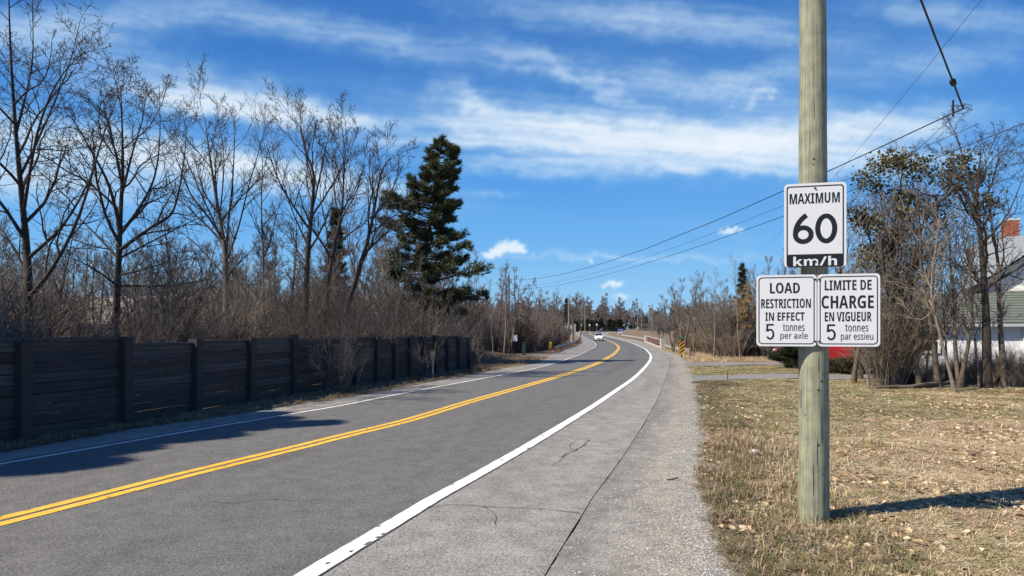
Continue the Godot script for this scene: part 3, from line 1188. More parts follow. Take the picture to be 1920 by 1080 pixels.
# a tree whose stem and main limbs follow measured paths (column, row, offset in distance); all stand at distance d
func surveyed_tree(called: String, label: String, d: float, stem: Array, limbs: Array, r0: float, habit: Dictionary, bark: Material, twig: Material, group := "") -> Node3D:
	var foot := spot(stem[0][0], stem[0][1], d)
	foot.y = ground_height(foot.x, d) - 0.05
	var t := thing(called, label, "tree", foot, 0.0, group)
	var s := shape(true, false, true)
	var p := PackedVector3Array([Vector3.ZERO])
	for k in stem.size():
		if k > 0:
			var off: float = stem[k][2] if stem[k].size() > 2 else 0.0
			p.append(spot(stem[k][0], stem[k][1], d) * ((d + off) / d) + Vector3(0, EYE * (1.0 - (d + off) / d), 0) - foot)
	p = smooth_path(p, 5)
	var r := PackedFloat32Array()
	for k in p.size():
		var f := float(k) / (p.size() - 1)
		r.append(maxf(r0 * 0.86 * (1.0 - 0.94 * f) * (1.0 + 0.35 * exp(-f * 22.0)), 0.012))
	s.tube(p, r, 10)
	part("trunk", s, bark, t)
	var crown := shape(true)
	var high := p[p.size() - 1].y
	offshoots(crown, p, r, high * 0.62, 0, habit, 0.34)
	for l in limbs:
		var q := PackedVector3Array()
		for k in l[1].size():
			var m: Array = l[1][k]
			var off: float = l[2] * k / (l[1].size() - 1.0)
			q.append(spot(m[0], m[1], d) * ((d + off) / d) + Vector3(0, EYE * (1.0 - (d + off) / d), 0) - foot)
		# join the stem
		var near := 0
		for k in p.size():
			if p[k].distance_to(q[0]) < p[near].distance_to(q[0]):
				near = k
		q[0] = p[near]
		q = smooth_path(q, 4)
		var rr := PackedFloat32Array()
		for k in q.size():
			rr.append(maxf(l[0] * 0.66 * (1.0 - 0.93 * k / (q.size() - 1.0)), 0.008))
		crown.tube(q, rr, 7)
		var long := 0.0
		for k in q.size() - 1:
			long += q[k].distance_to(q[k + 1])
		offshoots(crown, q, rr, long * 0.75, 1, habit, 0.15, 0.8)
		offshoots(crown, q, rr, long * 0.55, 1, habit, 0.75, 0.4)
	part("crown", crown, twig, t)
	return t


# a free-growing tree, made once and set out as copies
func grown_tree(high: float, r0: float, habit: Dictionary, stems: int, seed_: int, bark: Material, twig: Material) -> Array:
	rng.seed = seed_
	var s := shape(true, false, true)
	var crown := shape(true)
	for e in stems:
		var lean := Vector3(rng.randf_range(-0.10, 0.10), 1, rng.randf_range(-0.10, 0.10)) if stems == 1 else Vector3(sin(TAU * e / stems + 0.6) * 0.22, 1, cos(TAU * e / stems + 0.6) * 0.22)
		var d := lean.normalized()
		var here := Vector3.ZERO
		var p := PackedVector3Array([here])
		var r := PackedFloat32Array([r0 * 1.3])
		for k in 12:
			d = (d + Vector3(rng.randf_range(-0.07, 0.07), 0.04, rng.randf_range(-0.07, 0.07))).normalized()
			here += d * high * (1.0 - 0.12 * e) / 12.0
			p.append(here)
			r.append(maxf(r0 * (1.0 - 0.9 * (k + 1.0) / 12.0), habit.thin))
		s.tube(p, r, 7)
		offshoots(crown, p, r, high * 0.62 / sqrt(stems), 0, habit, 0.28)
	return [s.mesh(), crown.mesh(), bark, twig]


func ordinal(k: int) -> String:
	return ["first", "second", "third", "fourth", "fifth", "sixth", "seventh", "eighth", "ninth", "tenth", "eleventh", "twelfth", "thirteenth", "fourteenth", "fifteenth", "sixteenth", "seventeenth", "eighteenth", "nineteenth", "twentieth", "twenty-first", "twenty-second", "twenty-third", "twenty-fourth", "twenty-fifth", "twenty-sixth", "twenty-seventh"][k]


# from left to right in the picture
func in_order(a: Array) -> Array:
	a.sort_custom(func(p, q): return p[0] < q[0])
	return a


func plant_tree(kind: Array, called: String, label: String, group: String, at: Vector3, turn: float, size: Vector3) -> Node3D:
	var t := thing(called, label, "tree", Vector3.ZERO, 0.0, group)
	t.transform = Transform3D(Basis(Vector3.UP, turn).scaled_local(size), at)
	mesh_part("trunk", kind[0], kind[2], t)
	mesh_part("crown", kind[1], kind[3], t)
	return t


# sprays of needles about a point
func needles(s: Shape, at: Vector3, out: Vector3, size: float, count: int, tone: Color) -> void:
	for k in count:
		var go := (out * 0.9 + Vector3(rng.randf_range(-1, 1), rng.randf_range(-0.7, 0.9), rng.randf_range(-1, 1))).normalized()
		var side := go.cross(Vector3(rng.randf_range(-1, 1), rng.randf_range(-1, 1), rng.randf_range(-1, 1))).normalized()
		var l := size * rng.randf_range(0.6, 1.2)
		var w := size * rng.randf_range(0.055, 0.10)
		var q := at + Vector3(rng.randf_range(-1, 1), rng.randf_range(-0.5, 0.5), rng.randf_range(-1, 1)) * size * 0.35
		var g := rng.randf_range(0.7, 1.35)
		s.tint = Color(tone.r * g, tone.g * g, tone.b * g)
		s.tri(q - side * w, q + side * w, q + go * l)


# conifer: reach(height share, side) gives how far branches come out in metres
func conifer(called: String, label: String, foot: Vector3, stem: PackedVector3Array, r0: float, low: float, tiers: int, per: int, reach: Callable, droop: float, tuft: float, tone: Color, sunny: Color, spread := 1.0, group := "") -> Node3D:
	var t := thing(called, label, "tree", foot, 0.0, group)
	var p := smooth_path(stem, 6)
	var r := PackedFloat32Array()
	for k in p.size():
		r.append(maxf(r0 * (1.0 - 0.93 * k / (p.size() - 1.0)), 0.012))
	var s := shape(true, false, true)
	s.tube(p, r, 8)
	part("trunk", s, M.bark_dark, t)
	var wood := shape(true)
	var green := shape(false, true)
	var turn := 0.0
	for k in tiers:
		for e in per:
			var f := clampf(lerpf(low, 0.985, pow((k + 0.5 + rng.randf_range(-0.45, 0.45)) / tiers, 0.92)), 0.01, 0.985)
			var x := f * (p.size() - 1)
			var j := mini(int(x), p.size() - 2)
			var at := p[j].lerp(p[j + 1], x - j)
			turn += TAU / per + rng.randf_range(-0.5, 0.5)
			var side := Vector3(cos(turn), 0, sin(turn))
			var want: float = reach.call(f, side.x)
			var long := want * rng.randf_range(0.5, 1.12)
			if long < 0.1:
				continue
			var q := PackedVector3Array([at])
			var rr := PackedFloat32Array([clampf(0.02 + long * 0.014, 0.012, 0.06)])
			var go := (side + Vector3(0, 0.28 - droop * (1.0 - f), 0)).normalized()
			var here := at
			var steps := 6
			for m in steps:
				go = (go + Vector3(rng.randf_range(-0.12, 0.12), rng.randf_range(-0.12, 0.12) + 0.02, rng.randf_range(-0.12, 0.12))).normalized()
				here += go * long / steps
				q.append(here)
				rr.append(rr[0] * (1.0 - 0.8 * (m + 1.0) / steps))
			wood.tube(q, rr, 4)
			var c := tone.lerp(sunny, rng.randf())
			var sprays := int(6 + long * 9 * spread)
			for m in sprays:
				var g := lerpf(0.28 if long > 0.9 else 0.1, 1.0, sqrt(rng.randf()))
				var y := g * steps
				var jj := mini(int(y), steps - 1)
				var base := q[jj].lerp(q[jj + 1], y - jj)
				var lat := go.cross(Vector3.UP).normalized() * rng.randf_range(-1, 1) * long * 0.30 * (1.15 - 0.7 * g)
				var tip := base + lat + Vector3(0, rng.randf_range(-0.14, 0.14) * (0.5 + long * 0.3), 0)
				if m % 3 == 0:
					wood.tube(PackedVector3Array([base, tip]), PackedFloat32Array([0.010, 0.006]), 3)
				needles(green, tip, (go * 0.7 + lat.normalized() * 0.4 + Vector3(0, 0.35, 0)), tuft, 15, c)
	part("branches", wood, M.bark_dark, t)
	part("crown", green, M.needle, t)
	return t


# a bare shrub: stems from the ground, each with side twigs
func shrub_mesh(seed_: int, stems: int, high: float, spread: float, thin: float, kids: int) -> ArrayMesh:
	rng.seed = seed_
	var s := shape(true)
	for k in stems:
		var a := rng.randf() * TAU
		var out := Vector3(cos(a), 0, sin(a))
		var at := out * rng.randf() * spread * 0.35
		var d := (Vector3.UP + out * rng.randf_range(0.05, 0.55)).normalized()
		var p := PackedVector3Array([at - Vector3(0, 0.1, 0)])
		var r := PackedFloat32Array([thin * 2.2])
		var long := high * rng.randf_range(0.55, 1.05)
		for m in 4:
			d = (d + Vector3(rng.randf_range(-0.2, 0.2), rng.randf_range(-0.08, 0.12), rng.randf_range(-0.2, 0.2))).normalized()
			at += d * long / 4
			p.append(at)
			r.append(thin * (2.0 - 0.35 * m))
		s.tube(p, r, 3)
		for m in kids:
			var f := rng.randf_range(0.25, 1.0) * 4
			var j := mini(int(f), 3)
			var b := p[j].lerp(p[j + 1], f - j)
			var go := (d + Vector3(rng.randf_range(-1, 1), rng.randf_range(-0.3, 0.6), rng.randf_range(-1, 1)) * 0.9).normalized()
			var mid := b + go * long * rng.randf_range(0.10, 0.22)
			var tip := mid + (go + Vector3(rng.randf_range(-0.5, 0.5), rng.randf_range(-0.3, 0.5), rng.randf_range(-0.5, 0.5))) * long * 0.12
			s.tube(PackedVector3Array([b, mid, tip]), PackedFloat32Array([thin, thin * 0.8, thin * 0.6]), 3)
			var tip2 := mid + (go.cross(Vector3(rng.randf_range(-1, 1), 1, rng.randf_range(-1, 1))).normalized() + go) * long * 0.09
			s.tube(PackedVector3Array([mid, tip2]), PackedFloat32Array([thin * 0.8, thin * 0.5]), 3)
	return s.mesh()


func brown(base: Color, spread: float) -> Color:
	var g := rng.randf_range(1.0 - spread, 1.0 + spread)
	var h := rng.randf_range(-0.08, 0.08)
	return Color(base.r * g * (1.0 + h), base.g * g, base.b * g * (1.0 - h))


func wall_x(d: float) -> float:
	var last := Vector2(12.47, -7.4)
	for m in WALL_POSTS:
		var g := ground_point(m[0], m[1])
		var here := Vector2(-g.z, g.x)
		if here.x >= d and here.x > last.x:
			return lerpf(last.y, here.y, (d - last.x) / (here.x - last.x))
		last = here
	return last.y if d > last.x else -7.4 + (d - 12.47) * 0.213


func build_left_trees() -> void:
	rng.seed = 101
	surveyed_tree("bare_tree", "spreading bare tree cut by the frame, farthest left behind the plank wall", 15.5,
		[[48, 660], [52, 560], [50, 470, 0.3], [42, 380, 0.2], [30, 250], [20, 100], [16, -30]],
		[[0.085, [[52, 560], [100, 500], [150, 400], [195, 250], [230, 160]], -0.8], [0.07, [[50, 470], [120, 420], [170, 330], [178, 270]], 0.6], [0.06, [[44, 400], [70, 250], [110, 150], [165, 90]], -1.0], [0.05, [[40, 330], [90, 220], [130, 120], [150, 40]], 1.0], [0.06, [[50, 520], [10, 440], [-40, 380]], 0.8], [0.05, [[52, 600], [110, 590], [180, 560]], -0.6], [0.05, [[30, 250], [60, 120], [60, 0]], 0.5]], 0.14, OAK, M.bark, M.twig)
	surveyed_tree("bare_tree", "tall spreading bare tree with straight dark trunk behind the left part of the plank wall", 17.5,
		[[214, 640], [219, 560], [223, 470], [226, 400, 0.2], [230, 320, 0.2], [229, 240], [226, 160]],
		[[0.075, [[225, 440], [262, 388], [290, 330], [300, 250], [298, 160]], 1.0], [0.08, [[223, 470], [285, 425], [325, 395], [345, 300], [350, 235]], -0.9], [0.075, [[224, 430], [205, 350], [175, 290], [140, 230], [125, 215]], -0.6], [0.06, [[222, 480], [180, 440], [140, 400], [118, 372]], 0.9], [0.055, [[228, 360], [250, 280], [268, 220], [275, 155]], 0.7], [0.05, [[229, 330], [205, 240], [190, 170]], 0.8], [0.05, [[221, 520], [270, 505], [320, 490], [380, 484]], -0.5], [0.05, [[221, 540], [300, 536], [360, 530], [400, 520]], 0.4], [0.05, [[220, 530], [170, 500], [120, 480]], -0.8], [0.045, [[222, 490], [290, 450], [370, 410], [420, 395]], 1.2]], 0.125, OAK, M.bark, M.twig)
	surveyed_tree("bare_tree", "bare tree forking into slim upright limbs, second from left behind the plank wall", 23.0,
		[[424, 650], [424, 560], [422, 480], [414, 420, 0.2], [402, 350], [392, 280], [384, 220]],
		[[0.075, [[423, 490], [428, 420], [436, 340], [440, 260], [440, 218]], 0.8], [0.06, [[423, 500], [446, 430], [466, 350], [492, 260], [500, 232]], -0.8], [0.05, [[418, 450], [380, 370], [350, 300], [320, 230]], -0.7], [0.045, [[424, 520], [370, 460], [330, 430], [300, 420]], 0.9], [0.045, [[410, 400], [420, 310], [412, 230]], -0.9], [0.04, [[424, 530], [470, 470], [500, 440]], 0.6]], 0.14, MAPLE, M.bark_brown, M.twig)
	surveyed_tree("bare_tree", "thin bare sapling between two forked bare trees behind the plank wall", 27.0,
		[[494, 650], [494, 560], [493, 470], [490, 390], [492, 310], [488, 262]], [[0.03, [[493, 480], [515, 420], [530, 350]], 0.4], [0.03, [[493, 450], [470, 380], [462, 330]], -0.4]], 0.075, SLIM, M.bark_brown, M.twig)
	surveyed_tree("bare_tree", "tall bare tree with V-shaped crown, left of the thin dark spruce", 25.0,
		[[575, 650], [574, 570], [577, 480], [584, 400], [588, 330], [572, 280], [562, 235]],
		[[0.07, [[584, 400], [600, 330], [612, 270], [618, 245]], 0.9], [0.05, [[578, 470], [550, 400], [530, 340], [512, 285]], -0.7], [0.045, [[577, 490], [545, 450], [515, 400]], 0.8], [0.045, [[586, 360], [575, 300], [592, 240]], 0.6], [0.04, [[576, 520], [560, 480], [548, 430]], -0.9]], 0.15, MAPLE, M.bark, M.twig)
	surveyed_tree("bare_tree", "bare tree leaning left to right in front of the thin dark spruce", 24.0,
		[[604, 652], [612, 560], [625, 470], [640, 400], [645, 330], [650, 250]],
		[[0.06, [[618, 510], [612, 430], [600, 360], [606, 290]], 0.8], [0.05, [[636, 420], [672, 350], [690, 255]], -0.8], [0.045, [[643, 360], [628, 300], [620, 260]], 0.6]], 0.12, MAPLE, M.bark, M.twig)
	surveyed_tree("bare_tree", "bare tree leaning right towards the tall pine", 26.0,
		[[628, 652], [648, 590], [672, 510], [692, 440], [704, 380], [716, 320], [738, 290]],
		[[0.05, [[690, 445], [730, 410], [758, 390], [772, 345]], 0.7], [0.05, [[704, 380], [698, 330], [706, 290]], -0.8], [0.045, [[668, 520], [650, 440], [655, 380]], 0.9], [0.04, [[680, 480], [720, 440], [740, 420]], -0.7]], 0.15, MAPLE, M.bark, M.twig)
	surveyed_tree("bare_tree", "low crooked sapling with pale stem just above the plank wall", 16.5,
		[[310, 655], [316, 610], [326, 560], [332, 520], [330, 480]], [[0.025, [[316, 610], [345, 580], [372, 560]], 0.3], [0.025, [[320, 590], [296, 550], [280, 520]], -0.3], [0.02, [[327, 555], [350, 520], [366, 480]], 0.4]], 0.045, SLIM, M.bark_pale, M.twig_grey)
	# conifers
	rng.seed = 202
	var d := 37.0
	var foot := on_ground((797.0 - 960.0) / FOCAL * d, d)
	var stem := PackedVector3Array([Vector3.ZERO])
	for m in [[796, 600], [795, 540], [796, 480], [806, 420], [815, 370], [821, 320], [828, 266]]:
		stem.append(spot(m[0], m[1], d) - foot)
	var right := [[0.0, 0.5], [0.10, 1.8], [0.18, 2.9], [0.27, 3.5], [0.36, 3.2], [0.46, 2.3], [0.56, 1.6], [0.66, 1.25], [0.76, 1.25], [0.86, 1.1], [0.93, 0.85], [1.0, 0.25]]
	var left := [[0.0, 0.4], [0.12, 1.4], [0.25, 1.9], [0.36, 2.2], [0.48, 2.5], [0.57, 3.0], [0.64, 2.9], [0.70, 1.7], [0.78, 1.15], [0.88, 0.85], [0.94, 0.55], [1.0, 0.2]]
	var reach := func(f: float, side: float) -> float:
		var tab: Array = right if side > 0.0 else left
		var got := 0.2
		for k in tab.size() - 1:
			if f >= tab[k][0]:
				got = lerpf(tab[k][1], tab[k + 1][1], (f - tab[k][0]) / (tab[k + 1][0] - tab[k][0]))
		return (lerpf(1.35, got, absf(side)) if f < 0.9 else got) * 1.14
	conifer("pine_tree", "tall dark green pine rising behind the end of the plank wall", foot, stem, 0.15, 0.08, 24, 7, reach, 0.30, 0.29, Color(0.030, 0.050, 0.022), Color(0.095, 0.096, 0.032), 1.7)
	d = 38.0
	foot = on_ground((628.0 - 960.0) / FOCAL * d, d)
	stem = PackedVector3Array([Vector3.ZERO, Vector3(0, 3, 0), Vector3(0.05, 6, 0), spot(630, 392, d) - foot])
	conifer("spruce_tree", "thin dark spruce behind the bare trees left of the pine", foot, stem, 0.12, 0.12, 30, 5, func(f, _side): return 1.45 * pow(1.02 - f, 0.75), 0.55, 0.24, Color(0.024, 0.034, 0.020), Color(0.050, 0.058, 0.026), 0.8)
	# evergreens left of the frame, whose shade lies over the near left lane
	for m in [[-14.3, 3.4, 8.6, 1.5], [-13.8, 4.7, 8.0, 1.5], [-13.3, 6.0, 8.8, 1.5], [-12.8, 7.3, 8.0, 1.5], [-12.3, 8.5, 8.4, 1.4], [-12.0, 9.6, 9.6, 1.0], [-11.5, 10.7, 7.7, 1.4], [-11.2, 11.8, 7.0, 1.2]]:
		foot = on_ground(m[0], m[1])
		var top := Vector3(0, m[2], 0)
		var wide: float = m[3]
		conifer("spruce_tree", "spruce outside the left edge shading the near lane, %s along the wall" % ordinal(int((m[1] - 3.0) / 1.17)), foot, PackedVector3Array([Vector3.ZERO, top * 0.4, top * 0.75, top]), 0.16, 0.05, 24, 7, func(f, _s): return wide * pow(1.03 - f, 0.6), 0.4, 0.34, Color(0.022, 0.036, 0.018), Color(0.045, 0.055, 0.022), 0.9, "spruces left of the picture")
	# bushes in front of the wall
	rng.seed = 303
	for b in [[628, 738, 15, 2.0, 1.2, "pale bare shrub growing against the middle of the plank wall"], [655, 735, 8, 1.75, 1.0, "thin bare shrub just right of the pale shrub at the plank wall"], [800, 712, 7, 1.5, 0.8, "small bare shrub beside the yellow roadside marker"], [882, 695, 9, 1.7, 0.9, "bare shrub hiding the end of the plank wall"]]:
		var g := ground_point(b[0], b[1])
		var o := thing("bare_shrub", b[5], "shrub", on_ground(g.x, -g.z), 0.0, "shrubs at the plank wall")
		mesh_part("stems", shrub_mesh(int(b[0]), b[2], b[3], b[4], 0.005, 15), M.twig_grey, o)


func build_thickets() -> void:
	var nth := -1
	# dense brush: too many stems to count
	var kinds := []
	for k in 4:
		kinds.append(shrub_mesh(700 + k, 26, [2.6, 3.2, 2.2, 3.8][k], 1.6, 0.0075, 16))
	var fat := []
	for k in 3:
		fat.append(shrub_mesh(760 + k, 26, [3.4, 4.2, 3.0][k], 2.4, 0.016, 16))
	rng.seed = 404
	var near := [[], [], [], []]
	var near_c := [[], [], [], []]
	var far := [[], [], []]
	var far_c := [[], [], []]
	var put := func(x: float, d: float, size: float, c: Color) -> void:
		var b := Basis(Vector3.UP, rng.randf() * TAU).scaled(Vector3(size, size * rng.randf_range(0.85, 1.2), size))
		var tr := Transform3D(b, on_ground(x, d))
		if d < 42.0:
			var k := rng.randi() % 4
			near[k].append(tr)
			near_c[k].append(c)
		else:
			var k := rng.randi() % 3
			far[k].append(tr)
			far_c[k].append(c)
	var grey_brown := Color(0.175, 0.148, 0.124)
	var red_brown := Color(0.165, 0.128, 0.107)
	var straw := Color(0.25, 0.195, 0.135)
	# behind the wall
	for k in 470:
		var d := rng.randf_range(9.0, 48.0)
		var x := wall_x(d) - 0.9 - pow(rng.randf(), 1.3) * 20.0
		var col := 960.0 + FOCAL * x / d
		var low := 0.55 if col > 100.0 and col < 285.0 and d > 14.0 else 1.0
		put.call(x, d, rng.randf_range(0.5, 1.0) * low * (0.75 if x > wall_x(d) - 3.0 else 1.05), brown([grey_brown, red_brown, Color(0.10, 0.08, 0.068), straw][rng.randi() % 4], 0.45))
	# past the wall, left of the road, up to the bridge
	for k in 420:
		var d := rng.randf_range(46.0, 118.0)
		var x := along(edge_left, d) - 3.2 - pow(rng.randf(), 1.4) * 30.0 - (2.0 if d < 62.0 else 0.0)
		put.call(x, d, rng.randf_range(0.6, 1.15), brown([grey_brown, red_brown, grey_brown][rng.randi() % 3], 0.25))
	for k in 70:
		var d := rng.randf_range(33.0, 41.5)
		put.call(rng.randf_range(-12.0, -2.7), d, rng.randf_range(0.5, 0.95), brown(grey_brown, 0.3))
	# right of the road behind the drives
	for k in 430:
		var d := rng.randf_range(39.5, 92.0)
		var x := along(edge_right, d) + 2.6 + pow(rng.randf(), 1.2) * 36.0
		put.call(x, d, rng.randf_range(0.55, 1.05), brown([grey_brown, straw, red_brown][rng.randi() % 3], 0.28))
	# round the trees by the house
	for k in 84:
		var d := rng.randf_range(20.4, 23.6)
		var x := rng.randf_range(12.4, 17.5) * d / 22.0
		put.call(x, d, rng.randf_range(0.25, 0.9) * (1.0 if x < 13.0 * d / 22.0 else 0.36), brown([grey_brown, straw][rng.randi() % 2], 0.3))
	# beyond the bridge
	for k in 260:
		var d := rng.randf_range(125.0, 330.0)
		var right_side := rng.randf() < 0.5
		var x := along(edge_right, d) + 12.0 + rng.randf() * 70.0 if right_side else along(edge_left, d) - 8.0 - rng.randf() * 60.0
		put.call(x, d, rng.randf_range(0.8, 1.5), brown(grey_brown, 0.3))
	for k in 4:
		scatter("undergrowth", kinds[k], M.brush, near[k], near_c[k], "tangled bare brown brush filling the ground behind the wall and the drives", "brush")
	for k in 3:
		scatter("undergrowth", fat[k], M.brush, far[k], far_c[k], "bare brown brush lining the road towards the bridge", "brush")

	# trees one can tell apart in the middle distance
	var mass := grown_tree(9.0, 0.10, {"count": [13, 8, 6], "levels": 3, "angle": 38.0, "share": [0.42, 0.5, 0.55], "wiggle": 0.14, "pull": 0.05, "thin": 0.011}, 2, 840, M.twig, M.twig)
	rng.seed = 841
	var back := []
	var back_c := []
	for k in 150:
		var d := rng.randf_range(30.0, 62.0)
		var x := wall_x(d) - 2.0 - rng.randf() * 38.0
		var size := rng.randf_range(0.5, 1.0)
		back.append(Transform3D(Basis(Vector3.UP, rng.randf() * TAU).scaled(Vector3.ONE * size), on_ground(x, d, -0.1)))
		back_c.append(brown(grey_brown, 0.35))
	for k in 70:
		var d := rng.randf_range(44.0, 80.0)
		var x := along(edge_right, d) + 5.0 + rng.randf() * 40.0
		back.append(Transform3D(Basis(Vector3.UP, rng.randf() * TAU).scaled(Vector3.ONE * rng.randf_range(0.5, 0.95)), on_ground(x, d, -0.1)))
		back_c.append(brown(grey_brown, 0.35))
	scatter("back_wood", mass[1], M.brush, back, back_c, "mass of bare grey-brown saplings at the back of the thickets", "wood")
	var tall := grown_tree(10.0, 0.14, SLIM, 1, 811, M.bark_brown, M.twig_grey)
	var twin := grown_tree(9.0, 0.12, SLIM, 2, 812, M.bark_brown, M.twig_grey)
	var broad := grown_tree(9.0, 0.15, MAPLE, 2, 813, M.bark_brown, M.twig_grey)
	var whip := grown_tree(8.0, 0.07, SLIM, 1, 814, M.bark_pale, M.twig_grey)
	var distant := grown_tree(11.0, 0.17, FAR, 1, 815, M.bark_brown, M.twig_far)
	var distant2 := grown_tree(10.0, 0.14, FAR, 3, 816, M.bark_brown, M.twig_far)
	rng.seed = 505
	# column, row of the top, distance, kind
	nth = -1
	for m in in_order([[150, 430, 27, 1], [75, 400, 24, 0], [285, 440, 26, 0], [350, 400, 30, 2], [455, 420, 34, 0], [535, 380, 36, 1], [690, 430, 33, 0], [720, 470, 36, 1], [760, 460, 40, 0], [250, 470, 33, 1], [400, 460, 38, 0], [10, 430, 26, 2], [130, 470, 22, 0], [185, 450, 24, 1], [265, 500, 20, 1], [330, 470, 22, 0], [375, 480, 21, 1], [450, 490, 24, 1], [520, 480, 26, 0], [555, 500, 24, 1], [655, 480, 27, 0], [700, 500, 28, 1], [735, 520, 30, 1], [845, 540, 36, 0], [870, 540, 38, 1]]):
		nth += 1
		var d: float = m[2]
		var x: float = (m[0] - 960.0) / FOCAL * d
		var foot := on_ground(x, d)
		var high: float = spot(m[0], m[1], d).y - foot.y
		var kind: Array = [tall, twin, broad][m[3]]
		var k: float = high / [10.0, 9.0, 9.0][m[3]]
		plant_tree(kind, "bare_tree", "slender bare tree in the brush behind the plank wall, %s from left" % ordinal(nth), "slender trees behind the plank wall", foot, rng.randf() * TAU, Vector3(k, k, k) * rng.randf_range(0.95, 1.0))
	nth = -1
	for m in in_order([[905, 520, 44, 0], [930, 500, 56, 1], [957, 500, 60, 2], [975, 500, 64, 1], [1000, 540, 72, 0], [1018, 545, 80, 1], [1035, 548, 90, 2], [1050, 546, 100, 0], [885, 560, 42, 1], [1075, 552, 128, 2], [1087, 556, 135, 0], [915, 560, 50, 0], [945, 580, 52, 1], [985, 560, 66, 1]]):
		nth += 1
		var d: float = m[2]
		var x: float = (m[0] - 960.0) / FOCAL * d
		var foot := on_ground(x, d)
		var high: float = spot(m[0], m[1], d).y - foot.y
		var kind: Array = [distant, distant2, broad][m[3]]
		var k: float = high / [11.0, 10.0, 9.0][m[3]]
		plant_tree(kind, "bare_tree", "bare tree in the brown thicket left of the bridge, %s from left" % ordinal(nth), "thicket trees left of the road", foot, rng.randf() * TAU, Vector3(k, k, k))
	nth = -1
	for m in in_order([[1262, 520, 70, 1], [1282, 512, 66, 2], [1300, 530, 60, 0], [1322, 520, 62, 1], [1345, 540, 58, 0], [1440, 470, 52, 2], [1462, 478, 50, 1], [1480, 500, 47, 0], [1240, 560, 92, 1], [1405, 540, 48, 0], [1375, 560, 50, 1], [1425, 520, 46, 1], [1520, 520, 46, 1], [1560, 500, 44, 0], [1600, 480, 40, 1]]):
		nth += 1
		var d: float = m[2]
		var x: float = (m[0] - 960.0) / FOCAL * d
		var foot := on_ground(x, d)
		var high: float = spot(m[0], m[1], d).y - foot.y
		var kind: Array = [distant, distant2, broad][m[3]]
		var k: float = high / [11.0, 10.0, 9.0][m[3]]
		plant_tree(kind, "bare_tree", "bare tree in the thicket behind the drives, %s from left" % ordinal(nth), "thicket trees right of the road", foot, rng.randf() * TAU, Vector3(k, k, k))
	nth = -1
	for m in in_order([[1612, 400, 23.4, 0.75], [1642, 380, 23.0, 0.85], [1678, 420, 24.0, 0.8], [1718, 430, 23.2, 0.6], [1735, 470, 20.6, 0.55], [1775, 450, 22.0, 0.6], [1600, 470, 22.0, 0.6], [1664, 500, 20.8, 0.5], [1725, 430, 20.2, 0.6], [1760, 430, 20.0, 0.65], [1800, 430, 19.8, 0.6], [1835, 430, 20.5, 0.6], [1880, 430, 20.5, 0.7]]):
		nth += 1
		var d: float = m[2]
		plant_tree([whip, tall, twin][rng.randi() % 3], "thicket_tree", "thin bare tree in the tangle before the white house, %s from left" % ordinal(nth), "thin trees before the white house", on_ground((m[0] - 960.0) / FOCAL * d, d), rng.randf() * TAU, Vector3(m[3], m[3], m[3]))
	nth = -1
	for m in in_order([[898, 600, 43, 0.9], [925, 610, 45, 0.8], [945, 590, 47, 1.0], [1338, 600, 44, 0.9], [1388, 600, 43, 1.0]]):
		nth += 1
		var d: float = m[2]
		var x: float = (m[0] - 960.0) / FOCAL * d
		plant_tree(whip, "young_tree", "thin pale-stemmed young tree at the thicket edge, %s from left" % ordinal(nth), "thin pale young trees", on_ground(x, d), rng.randf() * TAU, Vector3(m[3], m[3], m[3]) * 0.8)
	# tawny willow behind the load sign
	var d := 45.0
	var willow := grown_tree(5.2, 0.14, {"count": [14, 9, 6, 4], "levels": 4, "angle": 46.0, "share": [0.55, 0.5, 0.5, 0.5], "wiggle": 0.16, "pull": -0.02, "thin": 0.013}, 3, 821, M.bark_brown, paint(lin(0.34, 0.235, 0.11), 0.9))
	plant_tree(willow, "willow_tree", "tawny willow with drooping twigs left of the load signs", "", on_ground((1393.0 - 960.0) / FOCAL * d, d), 0.4, Vector3.ONE)
	# small conifers
	rng.seed = 606
	for m in [[1392, 488, 60, 0.9, "narrow dark conifer top rising over the thicket left of the load signs"], [1062, 560, 150, 2.0, "dark conifer beside the utility pole before the bend"]]:
		var dd: float = m[2]
		var foot := on_ground((m[0] - 960.0) / FOCAL * dd, dd)
		var top := spot(m[0], m[1], dd) - foot
		conifer("spruce_tree", m[4], foot, PackedVector3Array([Vector3.ZERO, top * 0.4, top * 0.75, top]), 0.12, 0.12, 18, 5, func(f, _s): return m[3] * (1.03 - f), 0.4, 0.3, Color(0.022, 0.034, 0.02), Color(0.045, 0.055, 0.022), 0.5)
	# dark evergreens at the far bend
	for k in 9:
		var u := 1076.0 + k * 8.5
		var dd := 262.0 + (k * 37) % 40
		var foot := on_ground((u - 960.0) / FOCAL * dd + (4.0 if u > 1120 else 0.0), dd)
		var top := Vector3(0, rng.randf_range(3.6, 5.6), 0)
		conifer("evergreen_tree", "dark evergreen in the row along the far bend, %s from left" % ordinal(k), foot, PackedVector3Array([Vector3.ZERO, top * 0.4, top * 0.75, top]), 0.2, 0.03, 12, 6, func(f, _s): return 2.3 * pow(1.03 - f, 0.6), 0.3, 0.7, Color(0.012, 0.018, 0.010), Color(0.030, 0.036, 0.014), 0.35, "evergreens at the far bend")
	# the far wood: one mass along the horizon
	var wood := []
	var wood_c := []
	var crowns := shape(true)
	rng.seed = 818
	var spike := grown_tree(11.0, 0.26, {"count": [16, 8, 5], "levels": 3, "angle": 40.0, "share": [0.42, 0.5, 0.55], "wiggle": 0.13, "pull": 0.05, "thin": 0.05}, 1, 830, M.twig_far, M.twig_far)
	rng.seed = 819
